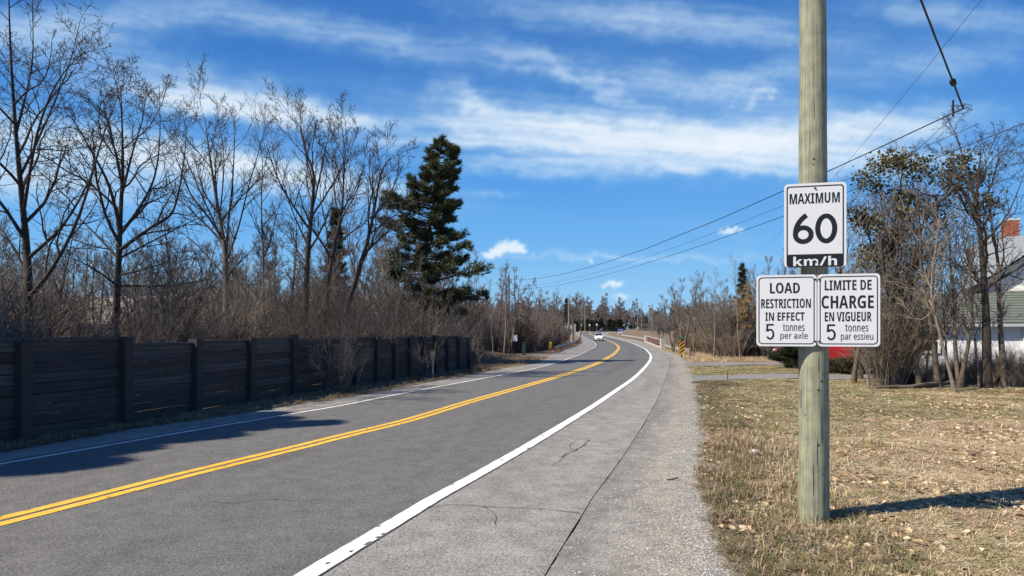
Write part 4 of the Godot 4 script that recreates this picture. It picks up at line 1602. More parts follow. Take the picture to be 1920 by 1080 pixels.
	for k in 1500:
		var dd := rng.randf_range(330.0, 620.0)
		var x := rng.randf_range(-0.9, 0.95) * dd
		if dd < 350.0 and absf(x - along(edge_right, 340.0)) < 30.0:
			continue
		var size := rng.randf_range(0.9, 1.7)
		if x > 0.18 * dd and x < 0.24 * dd:
			size *= 0.7
		wood.append(Transform3D(Basis(Vector3.UP, rng.randf() * TAU).scaled(Vector3(size * 1.2, size, size * 1.2)), on_ground(x, dd, -0.2)))
	scatter("far_wood", spike[1], M.twig_far, wood, [], "distant grey-brown wood along the horizon", "wood")
	var dark := shape(false, true)
	for k in 260:
		var a := rng.randf() * TAU
		var y := pow(rng.randf(), 1.2)
		needles(dark, Vector3(cos(a) * 2.4 * (1.02 - y), 0.5 + y * 9.5, sin(a) * 2.4 * (1.02 - y)), Vector3(cos(a), 0.2, sin(a)), 1.3, 9, Color(0.030, 0.038, 0.026))
	var dark_at := []
	for k in 420:
		var dd := rng.randf_range(340.0, 640.0)
		var x := rng.randf_range(-0.9, 0.95) * dd
		if dd < 350.0 and absf(x - along(edge_right, 340.0)) < 30.0:
			continue
		var size := rng.randf_range(0.6, 1.25)
		dark_at.append(Transform3D(Basis(Vector3.UP, rng.randf() * TAU).scaled(Vector3(size, size, size)), on_ground(x, dd, -0.2)))
	scatter("far_wood", dark.mesh(), M.needle, dark_at, [], "distant dark evergreens in the wood along the horizon", "wood")


func leaf_clump(s: Shape, at: Vector3, size: float, count: int, tone: Color) -> void:
	for k in count:
		var q := at + Vector3(rng.randfn(), rng.randfn() * 0.7, rng.randfn()) * size * 0.5
		var go := Vector3(rng.randf_range(-1, 1), rng.randf_range(-1, 0.6), rng.randf_range(-1, 1)).normalized()
		var side := go.cross(Vector3(rng.randf_range(-1, 1), rng.randf_range(-1, 1), rng.randf_range(-1, 1))).normalized()
		var l := rng.randf_range(0.07, 0.15)
		var g := rng.randf_range(0.6, 1.4)
		s.tint = Color(tone.r * g, tone.g * g, tone.b * g)
		s.quad(q, q + go * l * 0.5 + side * l * 0.35, q + go * l, q + go * l * 0.5 - side * l * 0.35)


func build_right_trees() -> void:
	rng.seed = 909
	# vine-hung tree
	var d := 21.5
	var t := surveyed_tree("vine_tree", "vine-covered tree with olive leaf clumps right of the load signs", d,
		[[1657, 728], [1662, 640], [1668, 560], [1672, 480], [1680, 400], [1690, 330]],
		[[0.07, [[1668, 560], [1640, 480], [1620, 410], [1606, 390]], -0.8], [0.06, [[1672, 480], [1655, 400], [1650, 340], [1640, 322]], 0.7], [0.06, [[1676, 440], [1705, 380], [1712, 330], [1700, 300]], -0.5], [0.06, [[1668, 540], [1710, 500], [1750, 470], [1770, 440]], 0.8], [0.05, [[1664, 610], [1625, 560], [1600, 520]], 0.5], [0.05, [[1672, 470], [1730, 420], [1765, 370], [1790, 320]], 1.0]], 0.11, OAK, M.bark_dark, M.twig)
	var vine := shape(true)
	var leaves := shape(false, true)
	var foot := t.position
	for k in 700:
		var u := rng.randf_range(1598, 1830)
		var v := rng.randf_range(335, 600)
		var p := spot(u, v, d + rng.randf_range(-1.6, 1.6)) - foot
		var q := PackedVector3Array()
		var r := PackedFloat32Array()
		var go := Vector3(rng.randf_range(-0.5, 0.5), -0.5, rng.randf_range(-0.5, 0.5))
		for e in 7:
			q.append(p)
			r.append(0.009)
			go = (go + Vector3(rng.randf_range(-0.6, 0.6), rng.randf_range(-0.45, 0.25), rng.randf_range(-0.6, 0.6))).normalized()
			p += go * 0.22
		vine.tube(q, r, 3)
	part("vines", vine, M.twig_grey, t)
	for m in [[1622, 335, 14], [1640, 318, 14], [1665, 300, 26], [1690, 298, 26], [1705, 312, 20], [1640, 345, 18], [1730, 310, 16], [1735, 330, 12], [1610, 405, 26], [1625, 415, 26], [1640, 425, 16], [1680, 360, 14], [1700, 370, 14], [1715, 375, 12], [1640, 470, 34], [1655, 480, 30], [1625, 490, 24], [1700, 400, 18], [1690, 430, 20], [1780, 330, 28], [1800, 300, 30], [1795, 350, 20], [1750, 385, 12], [1665, 520, 26], [1700, 530, 24], [1670, 450, 24], [1620, 540, 22], [1760, 410, 16], [1720, 470, 24], [1680, 560, 24], [1650, 600, 18], [1830, 330, 30], [1850, 380, 30]]:
		var olive := Color(0.060, 0.066, 0.030).lerp(Color(0.16, 0.135, 0.045), rng.randf() if m[1] > 380 else rng.randf() * 0.5)
		leaf_clump(leaves, spot(m[0], m[1], d + rng.randf_range(-0.9, 0.6)) - foot, 0.46, int(m[2] * 9), olive)
	part("leaves", leaves, M.leaf, t)
	surveyed_tree("dark_tree", "dark-trunked tree standing before the white siding of the house", 22.5,
		[[1697, 722], [1700, 660], [1706, 590], [1712, 520], [1724, 450], [1740, 380]], [[0.05, [[1702, 640], [1680, 590], [1660, 560]], 0.4], [0.05, [[1710, 540], [1740, 500], [1760, 470]], -0.5]], 0.13, OAK, M.bark_dark, M.twig)
	surveyed_tree("pale_tree", "slender pale tree curving up before the house, beside the log pile", 18.8,
		[[1792, 738], [1776, 680], [1758, 610], [1747, 560], [1749, 500], [1757, 450], [1762, 400]],
		[[0.026, [[1749, 560], [1722, 545], [1690, 530], [1660, 528]], -0.3], [0.024, [[1748, 520], [1770, 490], [1800, 470]], 0.4], [0.022, [[1750, 580], [1725, 600], [1700, 580], [1690, 560]], 0.3], [0.02, [[1756, 450], [1740, 420], [1720, 400]], 0.3]], 0.06, SLIM, M.bark_pale, M.twig_pale)
	surveyed_tree("pale_tree", "forked pale sapling at the edge of the lower drive behind the load sign", 21.0,
		[[1626, 728], [1632, 690], [1634, 660], [1628, 620], [1622, 580]], [[0.02, [[1634, 690], [1646, 660], [1652, 630]], 0.2]], 0.045, SLIM, M.bark_pale, M.twig_pale)
	surveyed_tree("dark_tree", "leaning dark tree whose thick limb reaches in at the upper right", 19.5,
		[[1850, 735], [1850, 640], [1846, 540], [1838, 440], [1832, 360], [1840, 280]], [[0.10, [[1838, 420], [1800, 350], [1770, 372], [1735, 395], [1712, 420]], -0.3], [0.06, [[1836, 400], [1815, 330], [1795, 260], [1780, 230]], 0.4], [0.05, [[1845, 540], [1800, 500], [1770, 480]], 0.5], [0.06, [[1840, 460], [1890, 400], [1930, 300]], 0.4]], 0.17, OAK, M.bark_dark, M.twig)
	# low evergreens in front of the red car
	d = 30.5
	foot = on_ground((1497.0 - 960.0) / FOCAL * d, d)
	conifer("spruce_bush", "low dark spruce bush at the left end of the red car", foot, PackedVector3Array([Vector3.ZERO, Vector3(0, 0.9, 0), Vector3(0, 1.7, 0), Vector3(0, 2.3, 0)]), 0.06, 0.04, 14, 7, func(f, _s): return 1.25 * pow(1.05 - f, 0.5), 0.3, 0.24, Color(0.014, 0.026, 0.014), Color(0.030, 0.045, 0.018), 3.0)
	for m in [[1575, 27.4, 0.55, "olive juniper bush right of the pole in front of the red car"], [1607, 27.2, 0.50, "olive juniper bush at the right end of the red car"]]:
		d = m[1]
		foot = on_ground((m[0] - 960.0) / FOCAL * d, d)
		var o := thing("juniper_bush", m[3], "bush", foot, 0.0, "junipers before the red car")
		var green := shape(false, true)
		var wood := shape(true)
		for k in 260:
			var a := rng.randf() * TAU
			var y := rng.randf()
			var rad := sqrt(rng.randf()) * 0.72 * sqrt(maxf(0.05, 1.0 - pow(y - 0.15, 2)))
			var p := Vector3(cos(a) * rad, 0.08 + y * m[2] * (0.85 + 0.2 * noise.get_noise_2d(a * 60.0, y * 40.0)), sin(a) * rad * 0.9)
			if k % 5 == 0:
				wood.tube(PackedVector3Array([Vector3(p.x * 0.2, 0.0, p.z * 0.2), p * 0.6, p]), PackedFloat32Array([0.012, 0.009, 0.005]), 3)
			needles(green, p, Vector3(cos(a) * 0.6, 0.9, sin(a) * 0.6), 0.17, 24, Color(0.030, 0.036, 0.016).lerp(Color(0.085, 0.062, 0.022), rng.randf()))
		part("branches", wood, M.bark_dark, o)
		part("foliage", green, M.needle, o)
	# logs thrown together at the foot of the trees
	for m in [[1640, 1745, 732, 727, 0.055, "long grey log in front of the brush heap"], [1660, 1800, 736, 733, 0.045, "pale thin log lying nearest the lawn"], [1690, 1815, 728, 724, 0.06, "dark log at the back of the brush heap"], [1710, 1790, 724, 715, 0.05, "dark log leaning up on the brush heap"], [1625, 1690, 737, 734, 0.03, "short thin stick at the left end of the brush heap"]]:
		var a := spot(m[0], m[2], 19.6 + 0.3 * rng.randf())
		var b := spot(m[1], m[3], 19.9 + 0.3 * rng.randf())
		a.y = maxf(a.y, ground_height(a.x, -a.z) + m[4])
		b.y = maxf(b.y, ground_height(b.x, -b.z) + m[4])
		var o := thing("fallen_log", m[5], "log", a, 0.0, "logs under the trees by the house")
		var s := shape(true, false, true)
		s.tube(PackedVector3Array([Vector3.ZERO, (b - a) * 0.35 + Vector3(0, 0.03, 0.04), (b - a) * 0.7 + Vector3(0, -0.01, -0.03), b - a]), PackedFloat32Array([m[4], m[4] * 0.95, m[4] * 0.85, m[4] * 0.7]), 8, true)
		part("stem", s, M.bark_brown, o)


# ---------------------------------------------------------------- cars
# stations along the length (front is +z): z, half width at sill, half width at belt, belt height, roof height, half width at roof, sill height
func car(called: String, label: String, at: Vector3, turn: float, body_paint: Material, tall: float, long: float, group := "") -> Node3D:
	var c := thing(called, label, "car", at, turn, group)
	var k := long / 4.5
	var hs := tall / 1.46
	var st := [[2.25, 0.55, 0.58, 0.62, 0.62, 0.50, 0.30], [2.15, 0.72, 0.76, 0.72, 0.72, 0.60, 0.22], [1.85, 0.84, 0.87, 0.82, 0.82, 0.70, 0.19], [1.1, 0.87, 0.90, 0.95, 0.95, 0.72, 0.19], [0.85, 0.87, 0.90, 0.97, 1.02, 0.70, 0.19], [0.15, 0.87, 0.90, 0.97, 1.42, 0.58, 0.19], [-0.5, 0.87, 0.90, 0.98, 1.46, 0.58, 0.19], [-1.15, 0.87, 0.90, 0.99, 1.40, 0.57, 0.19], [-1.75, 0.85, 0.88, 1.00, 1.06, 0.64, 0.20], [-2.1, 0.80, 0.84, 0.98, 0.98, 0.66, 0.24], [-2.25, 0.66, 0.70, 0.86, 0.86, 0.58, 0.34]]
	var rings := []
	for q in st:
		var ring := PackedVector3Array()
		var z: float = q[0] * k
		var cab: bool = q[4] > q[3] + 0.03
		for p in [[q[1] * 0.9, q[6]], [q[1], q[6] + 0.08], [q[2], lerpf(q[6], q[3], 0.62)], [q[2] * 0.985, q[3] - 0.02], [(q[2] * 0.94), q[3] + 0.01], [q[5] + 0.05 if cab else q[2] * 0.85, lerpf(q[3], q[4], 0.82) + 0.012], [q[5] * 0.9, q[4] + 0.02 if not cab else q[4]], [0.0, q[4] + 0.03]]:
			ring.append(Vector3(p[0], p[1] * hs, z))
		var whole := PackedVector3Array()
		for p in ring:
			whole.append(p)
		for e in range(ring.size() - 2, -1, -1):
			whole.append(Vector3(-ring[e].x, ring[e].y, ring[e].z))
		rings.append(whole)
	var s := shape()
	var m: int = rings[0].size()
	for r in rings.size() - 1:
		for e in m - 1:
			s.quad(rings[r][e], rings[r][e + 1], rings[r + 1][e + 1], rings[r + 1][e])
		s.quad(rings[r][m - 1], rings[r][0], rings[r + 1][0], rings[r + 1][m - 1])
	for e in range(1, m - 1):
		s.tri(rings[0][0], rings[0][e + 1], rings[0][e])
		var z := rings.size() - 1
		s.tri(rings[z][0], rings[z][e], rings[z][e + 1])
	part("body", s, body_paint, c)
	# glass, a little proud of the cabin
	var pane := func(called_: String, a: Vector3, b: Vector3, d: Vector3, e: Vector3, out: Vector3) -> void:
		var g := shape()
		var o := out * 0.012
		g.quad(a + o, b + o, d + o, e + o)
		g.quad(e - o, d - o, b - o, a - o)
		part(called_, g, M.glass, c)
	pane.call("windscreen", Vector3(-0.66, 1.03 * hs, 0.80 * k), Vector3(-0.54, 1.40 * hs, 0.20 * k), Vector3(0.54, 1.40 * hs, 0.20 * k), Vector3(0.66, 1.03 * hs, 0.80 * k), Vector3(0, 2.4, 2.2))
	pane.call("rear_window", Vector3(0.60, 1.06 * hs, -1.68 * k), Vector3(0.52, 1.37 * hs, -1.22 * k), Vector3(-0.52, 1.37 * hs, -1.22 * k), Vector3(-0.60, 1.06 * hs, -1.68 * k), Vector3(0, 2.0, -2.2))
	for sd in [-1.0, 1.0]:
		for w in [[0.70, 0.02, -0.46], [-0.54, -0.54, -1.20]]:
			var a := Vector3(sd * 0.845, 1.02 * hs, w[0] * k)
			var b := Vector3(sd * 0.672, 1.34 * hs, w[1] * k)
			var d := Vector3(sd * 0.672, 1.34 * hs, w[2] * k if w[0] > 0 else -1.05 * k)
			var e := Vector3(sd * 0.845, 1.02 * hs, w[2] * k if w[0] > 0 else -1.45 * k)
			pane.call("side_window", a, b, d, e, Vector3(sd * 2.0, 0.8, 0))
		# lamps
		var l := shape(true)
		l.tube(PackedVector3Array([Vector3(sd * 0.60, 0.66 * hs, 2.10 * k), Vector3(sd * 0.62, 0.67 * hs, 2.20 * k), Vector3(sd * 0.60, 0.66 * hs, 2.235 * k)]), PackedFloat32Array([0.10, 0.09, 0.03]), 10, true)
		part("headlight", l, M.lamp_glass, c)
		l = shape()
		l.box(Vector3(sd * 0.66, 0.80 * hs, -2.18 * k), Vector3(0.22, 0.13, 0.1), Basis(Vector3.UP, sd * 0.5))
		part("tail_light", l, M.tail_lamp, c)
		l = shape()
		l.box(Vector3(sd * 0.98, 1.02 * hs, 0.55 * k), Vector3(0.18, 0.11, 0.09), Basis.IDENTITY, 0.02)
		part("mirror", l, body_paint, c)
		for z in [1.38, -1.35]:
			var hub := Vector3(sd * 0.80, 0.32, z * k)
			l = shape(true)
			l.tube(PackedVector3Array([hub - Vector3(sd * 0.11, 0, 0), hub - Vector3(sd * 0.09, 0, 0), hub + Vector3(sd * 0.08, 0, 0), hub + Vector3(sd * 0.11, 0, 0)]), PackedFloat32Array([0.27, 0.32, 0.32, 0.28]), 20, true)
			var wheel := part("wheel", l, M.rubber, c)
			l = shape(true)
			l.tube(PackedVector3Array([hub + Vector3(sd * 0.10, 0, 0), hub + Vector3(sd * 0.118, 0, 0)]), PackedFloat32Array([0.21, 0.19]), 14, true)
			part("rim", l, M.aluminium, wheel)
	s = shape()
	s.box(Vector3(0, 0.42 * hs, 2.235 * k), Vector3(0.62, 0.15, 0.06), Basis.IDENTITY, 0.02)
	part("grille", s, M.dark_metal, c)
	s = shape()
	s.box(Vector3(0, 0.72 * hs, -2.235 * k), Vector3(0.32, 0.15, 0.04))
	part("number_plate", s, M.white_paint, c)
	return c


func build_cars() -> void:
	var g := ground_point(1122.5, 639.0)
	car("car", "white car driving towards the viewer over the bridge", g, -0.1, M.car_white, 1.50, 4.4)
	g = ground_point(1130.5, 621.8)
	car("car", "small dark car far off at the second bend", g + Vector3(0, 0.02, 0), PI - 0.5, M.car_dark, 1.62, 4.5)
	var d := 36.0
	g = on_ground((1541.0 - 960.0) / FOCAL * d, d, 0.03)
	car("car", "red car parked side-on behind the evergreen bushes", g, -PI / 2, M.car_red, 1.50, 4.9)


# ---------------------------------------------------------------- road furniture
func post_sign(called: String, label: String, foot: Vector3, high: float, w: float, h: float, face: Material, post_m: Material, turn := 0.0, group := "") -> Node3D:
	var o := thing(called, label, "sign", foot, turn, group)
	var s := shape(true)
	s.tube(PackedVector3Array([Vector3(0, -0.2, 0), Vector3(0, high, 0)]), PackedFloat32Array([0.035, 0.035]), 8, true)
	part("post", s, post_m, o)
	s = shape()
	plate(s, moved(rounded(w, h, minf(w, h) * 0.1), Vector2(0, high - h / 2)), 0.040, 0.048)
	part("panel", s, face, o)
	return o


func hazard(label: String, foot: Vector3, w: float, h: float, low: float, mirror: float) -> void:
	var o := thing("hazard_marker", label, "sign", foot, 0.0, "striped hazard markers at the bridge")
	var s := shape(true)
	s.tube(PackedVector3Array([Vector3(0, -0.2, 0), Vector3(0, low + h + 0.12, 0)]), PackedFloat32Array([0.05, 0.05]), 8, true)
	part("post", s, M.dark_metal, o)
	s = shape()
	s.box(Vector3(0, low + h / 2, 0.065), Vector3(w, h, 0.012))
	part("panel", s, M.hazard_yellow, o)
	# black stripes falling to one side
	var n := 4
	for k in n:
		var y0 := low + h * (k + 0.05) / n
		var t := h / n * 0.48
		var rise := w * 0.75 * mirror
		s = shape()
		var ya := y0
		var yb := y0 + rise
		var x0 := -w / 2 + 0.002
		var x1 := w / 2 - 0.002
		var top := low + h
		var a := PackedVector2Array([Vector2(x0, ya), Vector2(x0, ya + t), Vector2(x1, yb + t), Vector2(x1, yb)])
		var clip := Geometry2D.intersect_polygons(a, PackedVector2Array([Vector2(x0, low), Vector2(x1, low), Vector2(x1, top), Vector2(x0, top)]))
		for poly in clip:
			var q: PackedVector2Array = poly
			if not Geometry2D.is_polygon_clockwise(q):
				q.reverse()
			for e in range(1, q.size() - 1):
				s.tri(Vector3(q[0].x, q[0].y, 0.075), Vector3(q[e].x, q[e].y, 0.075), Vector3(q[e + 1].x, q[e + 1].y, 0.075))
		if s.v.size() > 0:
			part("stripe", s, M.sign_black, o)


func guard_rail(label: String, line: PackedVector2Array, off: float, d0: float, d1: float, high: float, beam_m: Material, post_m: Material) -> void:
	var p0 := on_ground(along(line, d0) + off, d0)
	var o := thing("guard_rail", label, "guard rail", p0, 0.0, "guard rails at the bridge")
	var n := int((d1 - d0) / 1.0)
	var prev := Vector3.ZERO
	var s := shape()
	for k in n + 1:
		var d := lerpf(d0, d1, float(k) / n)
		var y := road_height(d)
		var here := Vector3(along(line, d) + off, y, -d) - p0
		if k > 0:
			# ribbed steel beam: a folded section swept along
			var dir := (here - prev).normalized()
			var out := Vector3.UP.cross(dir).normalized()
			if out.z < 0.0:
				out = -out
			var sec := [[0.0, high - 0.32], [0.05, high - 0.26], [0.01, high - 0.16], [0.05, high - 0.06], [0.0, high], [-0.02, high], [-0.02, high - 0.32]]
			for e in sec.size():
				var a: Array = sec[e]
				var b: Array = sec[(e + 1) % sec.size()]
				s.quad(prev + out * a[0] + Vector3(0, a[1], 0), prev + out * b[0] + Vector3(0, b[1], 0), here + out * b[0] + Vector3(0, b[1], 0), here + out * a[0] + Vector3(0, a[1], 0))
		if k % 3 == 0:
			var q := shape()
			q.box(here + Vector3(0, high / 2 - 0.25, -0.10), Vector3(0.16, high + 0.55, 0.14))
			part("post", q, post_m, o)
		prev = here
	part("beam", s, beam_m, o)


func bridge_rail() -> void:
	var d0 := 86.0
	var d1 := 120.0
	var p0 := on_ground(along(edge_right, d0) + 0.45, d0)
	p0.y = road_height(d0)
	var o := thing("bridge_railing", "bridge railing of brown rails between two pale end posts", "railing", p0)
	var pos := func(d: float) -> Vector3: return Vector3(along(edge_right, d) + 0.45, road_height(d), -d) - p0
	for d in [d0, d1]:
		var s := shape()
		s.box(pos.call(d) + Vector3(0, 0.35, 0), Vector3(1.9, 0.75, 0.55), Basis(Vector3.BACK, PI / 2), 0.05)
		part("end_post", s, M.concrete, o)
	for r in 3:
		var s := shape(true)
		var pts := PackedVector3Array()
		var rad := PackedFloat32Array()
		for k in 18:
			pts.append(pos.call(lerpf(d0, d1, k / 17.0)) + Vector3(0, 0.45 + 0.34 * r, 0))
			rad.append(0.075)
		s.tube(pts, rad, 6)
		part("rail", s, M.steel if r == 2 else M.rust, o)
	for k in range(1, 9):
		var s := shape()
		s.box(pos.call(lerpf(d0, d1, k / 9.0)) + Vector3(0, 0.5, 0), Vector3(0.15, 1.3, 0.15))
		part("post", s, M.rust, o)
	var curb := shape()
	var prev: Vector3 = pos.call(d0)
	for k in range(1, 18):
		var here: Vector3 = pos.call(lerpf(d0, d1, k / 17.0))
		var a := prev + Vector3(-0.25, 0.18, 0)
		var b := here + Vector3(-0.25, 0.18, 0)
		curb.quad(a, b, b + Vector3(0.5, 0, 0), a + Vector3(0.5, 0, 0))
		curb.quad(a - Vector3(0, 0.5, 0), b - Vector3(0, 0.5, 0), b, a)
		curb.quad(b + Vector3(0.5, -1.5, 0), a + Vector3(0.5, -1.5, 0), a + Vector3(0.5, 0, 0), b + Vector3(0.5, 0, 0))
		prev = here
	part("curb", curb, M.concrete, o)


func far_pole(label: String, u: float, v_top: float, d: float, r: float, arm: bool) -> Node3D:
	var foot := on_ground((u - 960.0) / FOCAL * d, d, -0.3)
	var o := thing("utility_pole", label, "pole", foot, 0.0, "far utility poles")
	var top := spot(u, v_top, d).y - foot.y
	var s := shape(true)
	s.tube(PackedVector3Array([Vector3.ZERO, Vector3(0, top, 0)]), PackedFloat32Array([r, r * 0.7]), 8, true)
	part("shaft", s, M.far_pole, o)
	if arm:
		s = shape()
		s.box(Vector3(0, top - 0.5, 0), Vector3(2.2, 0.14, 0.12))
		part("crossarm", s, M.far_pole, o)
	return o


func cable(label: String, a: Vector3, b: Vector3, sag: float, r: float, wobble := 0.0) -> void:
	var o := thing("overhead_wire", label, "wire", a, 0.0, "overhead wires")
	var p := PackedVector3Array()
	var rr := PackedFloat32Array()
	for k in 41:
		var f := k / 40.0
		p.append((b - a) * f + Vector3(0, -4.0 * sag * f * (1.0 - f) + wobble * noise.get_noise_1d(f * 400.0), 0))
		rr.append(r)
	var s := shape(true)
	s.tube(p, rr, 5)
	part("strand", s, M.wire, o)


func build_furniture() -> void:
	# striped markers
	var g := ground_point(1278, 669.5)
	hazard("black and yellow striped marker with green cap at the right end of the bridge", on_ground(g.x, -g.z), 0.36, 0.98, 0.22, 1.0)
	var cap := thing("reflector", "small green reflector on top of the right striped marker", "reflector", on_ground(g.x, -g.z) + Vector3(0, 1.27, 0.02))
	var s := shape()
	s.box(Vector3(0, 0.07, 0), Vector3(0.46, 0.15, 0.10), Basis.IDENTITY, 0.03)
	part("plate", s, M.green, cap)
	g = ground_point(1042, 660.0)
	hazard("faded yellow striped marker at the left guard rail", on_ground(g.x - 0.6, -g.z), 0.32, 0.75, 0.35, -1.0)
	guard_rail("weathered guard rail left of the road before the bridge", edge_left, -0.5, 70.0, 126.0, 0.62, M.concrete, M.rust)
	guard_rail("grey steel guard rail right of the road, ending at the striped marker", edge_right, 0.55, 47.0, 85.0, 0.62, M.steel, M.far_pole)
	guard_rail("far steel guard rail beyond the bridge railing", edge_right, 0.6, 122.0, 165.0, 0.7, M.steel, M.far_pole)
	bridge_rail()
	# signs
	g = ground_point(994, 667)
	post_sign("road_sign", "small white sign on a dark post before the left guard rail", on_ground(g.x - 1.2, -g.z), 1.65, 0.36, 0.52, M.white_paint, M.dark_metal)
	g = ground_point(823.5, 706)
	var y := post_sign("delineator", "small yellow-green marker on a thin post in front of the plank wall", on_ground(g.x - 0.25, -g.z), 1.0, 0.20, 0.28, M.olive_sign, M.steel)
	s = shape()
	s.box(Vector3(0.03, 0.86, 0.055), Vector3(0.05, 0.13, 0.006))
	part("reflector", s, M.white_paint, y)
	g = ground_point(1011, 667)
	var o := thing("utility_box", "dark green utility pedestal right of the small white sign", "utility box", on_ground(g.x - 1.2, -g.z))
	s = shape()
	s.box(Vector3(0, 0.45, 0), Vector3(1.0, 0.28, 0.28), Basis(Vector3.BACK, PI / 2), 0.03)
	part("cabinet", s, M.dark_green, o)
	s = shape()
	s.box(Vector3(0, 0.98, 0), Vector3(0.34, 0.07, 0.34), Basis.IDENTITY, 0.02)
	part("lid", s, M.dark_green, o)
	post_sign("road_sign", "white sign nearest the utility pole before the bridge", on_ground((1061.5 - 960.0) / FOCAL * 128.0, 128.0), 3.0, 0.62, 0.42, M.white_paint, M.steel, 0.0, "white signs round the left utility pole")
	post_sign("road_sign", "white sign just right of the utility pole before the bridge", on_ground((1071.5 - 960.0) / FOCAL * 130.0, 130.0), 3.1, 0.50, 0.75, M.white_paint, M.steel, 0.0, "white signs round the left utility pole")
	post_sign("road_sign", "tall grey sign board beside the white signs at the left pole", on_ground((1077.0 - 960.0) / FOCAL * 134.0, 134.0), 3.4, 0.62, 1.9, M.grey_sign, M.steel)
	for m in [[1090, 608, 240, "first white roadside sign before the dark evergreens of the far bend"], [1105.5, 608, 245, "second white roadside sign before the dark evergreens of the far bend"], [1119, 607, 225, "thin white sign on a tall post behind the white car"]]:
		var d: float = m[2]
		var f := on_ground((m[0] - 960.0) / FOCAL * d, d)
		post_sign("road_sign", m[3], f, spot(m[0], m[1], d).y - f.y, 0.6, 0.62, M.white_paint, M.steel, 0.0, "white signs at the far bend")
	var d := 185.0
	o = thing("blue_sign", "wide blue sign on two white posts beyond the bridge", "sign", on_ground((1163.0 - 960.0) / FOCAL * d, d))
	for e in [-0.6, 0.6]:
		s = shape()
		s.box(Vector3(e, 0.9, 0), Vector3(0.12, 1.9, 0.12))
		part("post", s, M.white_paint, o)
	s = shape()
	s.box(Vector3(0, 1.75, 0.09), Vector3(1.75, 0.72, 0.04))
	part("panel", s, M.blue, o)
	s = shape()
	s.box(Vector3(0, 1.72, 0.117), Vector3(1.25, 0.10, 0.01))
	part("text_line", s, M.white_paint, o)
	s = shape()
	s.box(Vector3(0, 1.05, 0.09), Vector3(0.9, 0.35, 0.04))
	part("tab", s, M.white_paint, o)
	# poles
	var brace := far_pole("timber utility pole with slanting brace left of the bridge", 1066.5, 560, 118, 0.17, false)
	s = shape(true)
	s.tube(PackedVector3Array([Vector3(-0.55, 0, 0.6), Vector3(-0.05, 4.2, 0.1)]), PackedFloat32Array([0.11, 0.09]), 7, true)
	part("brace", s, M.concrete, brace)
	far_pole("utility pole rising before the dark evergreens at the far bend", 1097, 572, 236, 0.20, true)
	far_pole("thin utility pole on the left of the close pair beyond the bridge", 1195.6, 566, 210, 0.13, false)
	far_pole("thin utility pole on the right of the close pair beyond the bridge", 1202.8, 566, 220, 0.13, false)
	far_pole("grey utility pole behind the right end of the bridge railing", 1223, 570, 130, 0.12, false)
	far_pole("dark thin pole in the brush behind the grey guard rail", 1246.5, 560, 100, 0.09, false)
	far_pole("thin dark pole at the back of the right thicket", 1325, 556, 76, 0.08, false)
	far_pole("dark wire pole hidden in the left thicket past the wall end", 954, 515, 62, 0.11, false)
	far_pole("timber pole outside the picture beside the house", 2010, -230, 12, 0.13, false)
	# wires
	var far_a := spot(954, 523, 62)
	var knot := spot(1806, 203, 13)
	cable("thick sagging cable from the splice at the upper right to the far thicket", far_a, knot, 1.05, 0.013, 0.03)
	cable("thin wire just under the thick sagging cable", spot(954, 536, 62), spot(1835, 232, 13.2), 0.95, 0.006)
	cable("lowest wire passing behind the speed sign", spot(954, 541, 62), spot(1960, 215, 12.0), 0.95, 0.009)
	cable("steep thin wire crossing behind the pole top", spot(1440, 456, 46), spot(2010, -215, 12.0), 0.5, 0.006)
	var top := spot(1526, 974, 6.13)
	cable("twisted service cable dropping from the pole top to the splice", Vector3(top.x, 7.4, top.z), knot, 0.0, 0.016, 0.02)
	cable("short thin wire from the splice down into the vine-covered tree", knot + Vector3(-0.2, -0.15, 0), spot(1688, 312, 20.5), 0.0, 0.006)
	o = thing("cable_splice", "black clamp and looped wires where the cables meet, upper right", "clamp", knot)
	s = shape(true)
	for k in 5:
		var q := PackedVector3Array()
		var r := PackedFloat32Array()
		for e in 9:
			var a := (TAU * 0.8) * e / 8.0 + k * 1.7
			q.append(Vector3(cos(a) * (0.06 + 0.025 * k), sin(a * (1 + k % 2)) * (0.05 + 0.02 * (k % 3)), sin(a + k) * 0.06) + Vector3(-0.16 + 0.06 * k, 0.03 * sin(k * 2.0), 0))
			r.append(0.006)
		s.tube(q, r, 5)
	part("loops", s, M.wire, o)
	s = shape()
	s.box(Vector3(-0.2, 0, 0), Vector3(0.03, 0.32, 0.03))
	part("clamp", s, M.dark_metal, o)
	o = thing("cable_sleeve", "black sleeve on the service cable at the top edge", "sleeve", Vector3(top.x, 7.4, top.z).lerp(knot, 0.868))
	s = shape(true)
	var run := (knot - Vector3(top.x, 7.4, top.z)).normalized()
	s.tube(PackedVector3Array([-run * 0.10, -run * 0.07, run * 0.06, run * 0.12]), PackedFloat32Array([0.02, 0.055, 0.05, 0.018]), 10, true)
	part("sleeve", s, M.wire, o)
	# small things on the verge
	g = ground_point(1364, 722)
	o = thing("stake", "thin rusty stake at the near edge of the lower drive", "stake", on_ground(g.x, -g.z))
	s = shape(true)
	s.tube(PackedVector3Array([Vector3(0, -0.1, 0), Vector3(0.01, 0.38, 0)]), PackedFloat32Array([0.018, 0.016]), 6, true)
	part("rod", s, M.rust, o)
	g = ground_point(1274, 900)
	o = thing("stick", "dark broken stick lying on the gravel edge", "stick", Vector3(g.x - 0.08, 0.0, g.z))
	s = shape(true)
	s.tube(PackedVector3Array([Vector3(-0.07, 0.004, 0.01), Vector3(0.0, 0.008, 0.0), Vector3(0.07, 0.02, -0.03)]), PackedFloat32Array([0.007, 0.010, 0.006]), 6, true)
	part("wood", s, M.bark_dark, o)
	g = ground_point(1416, 864)
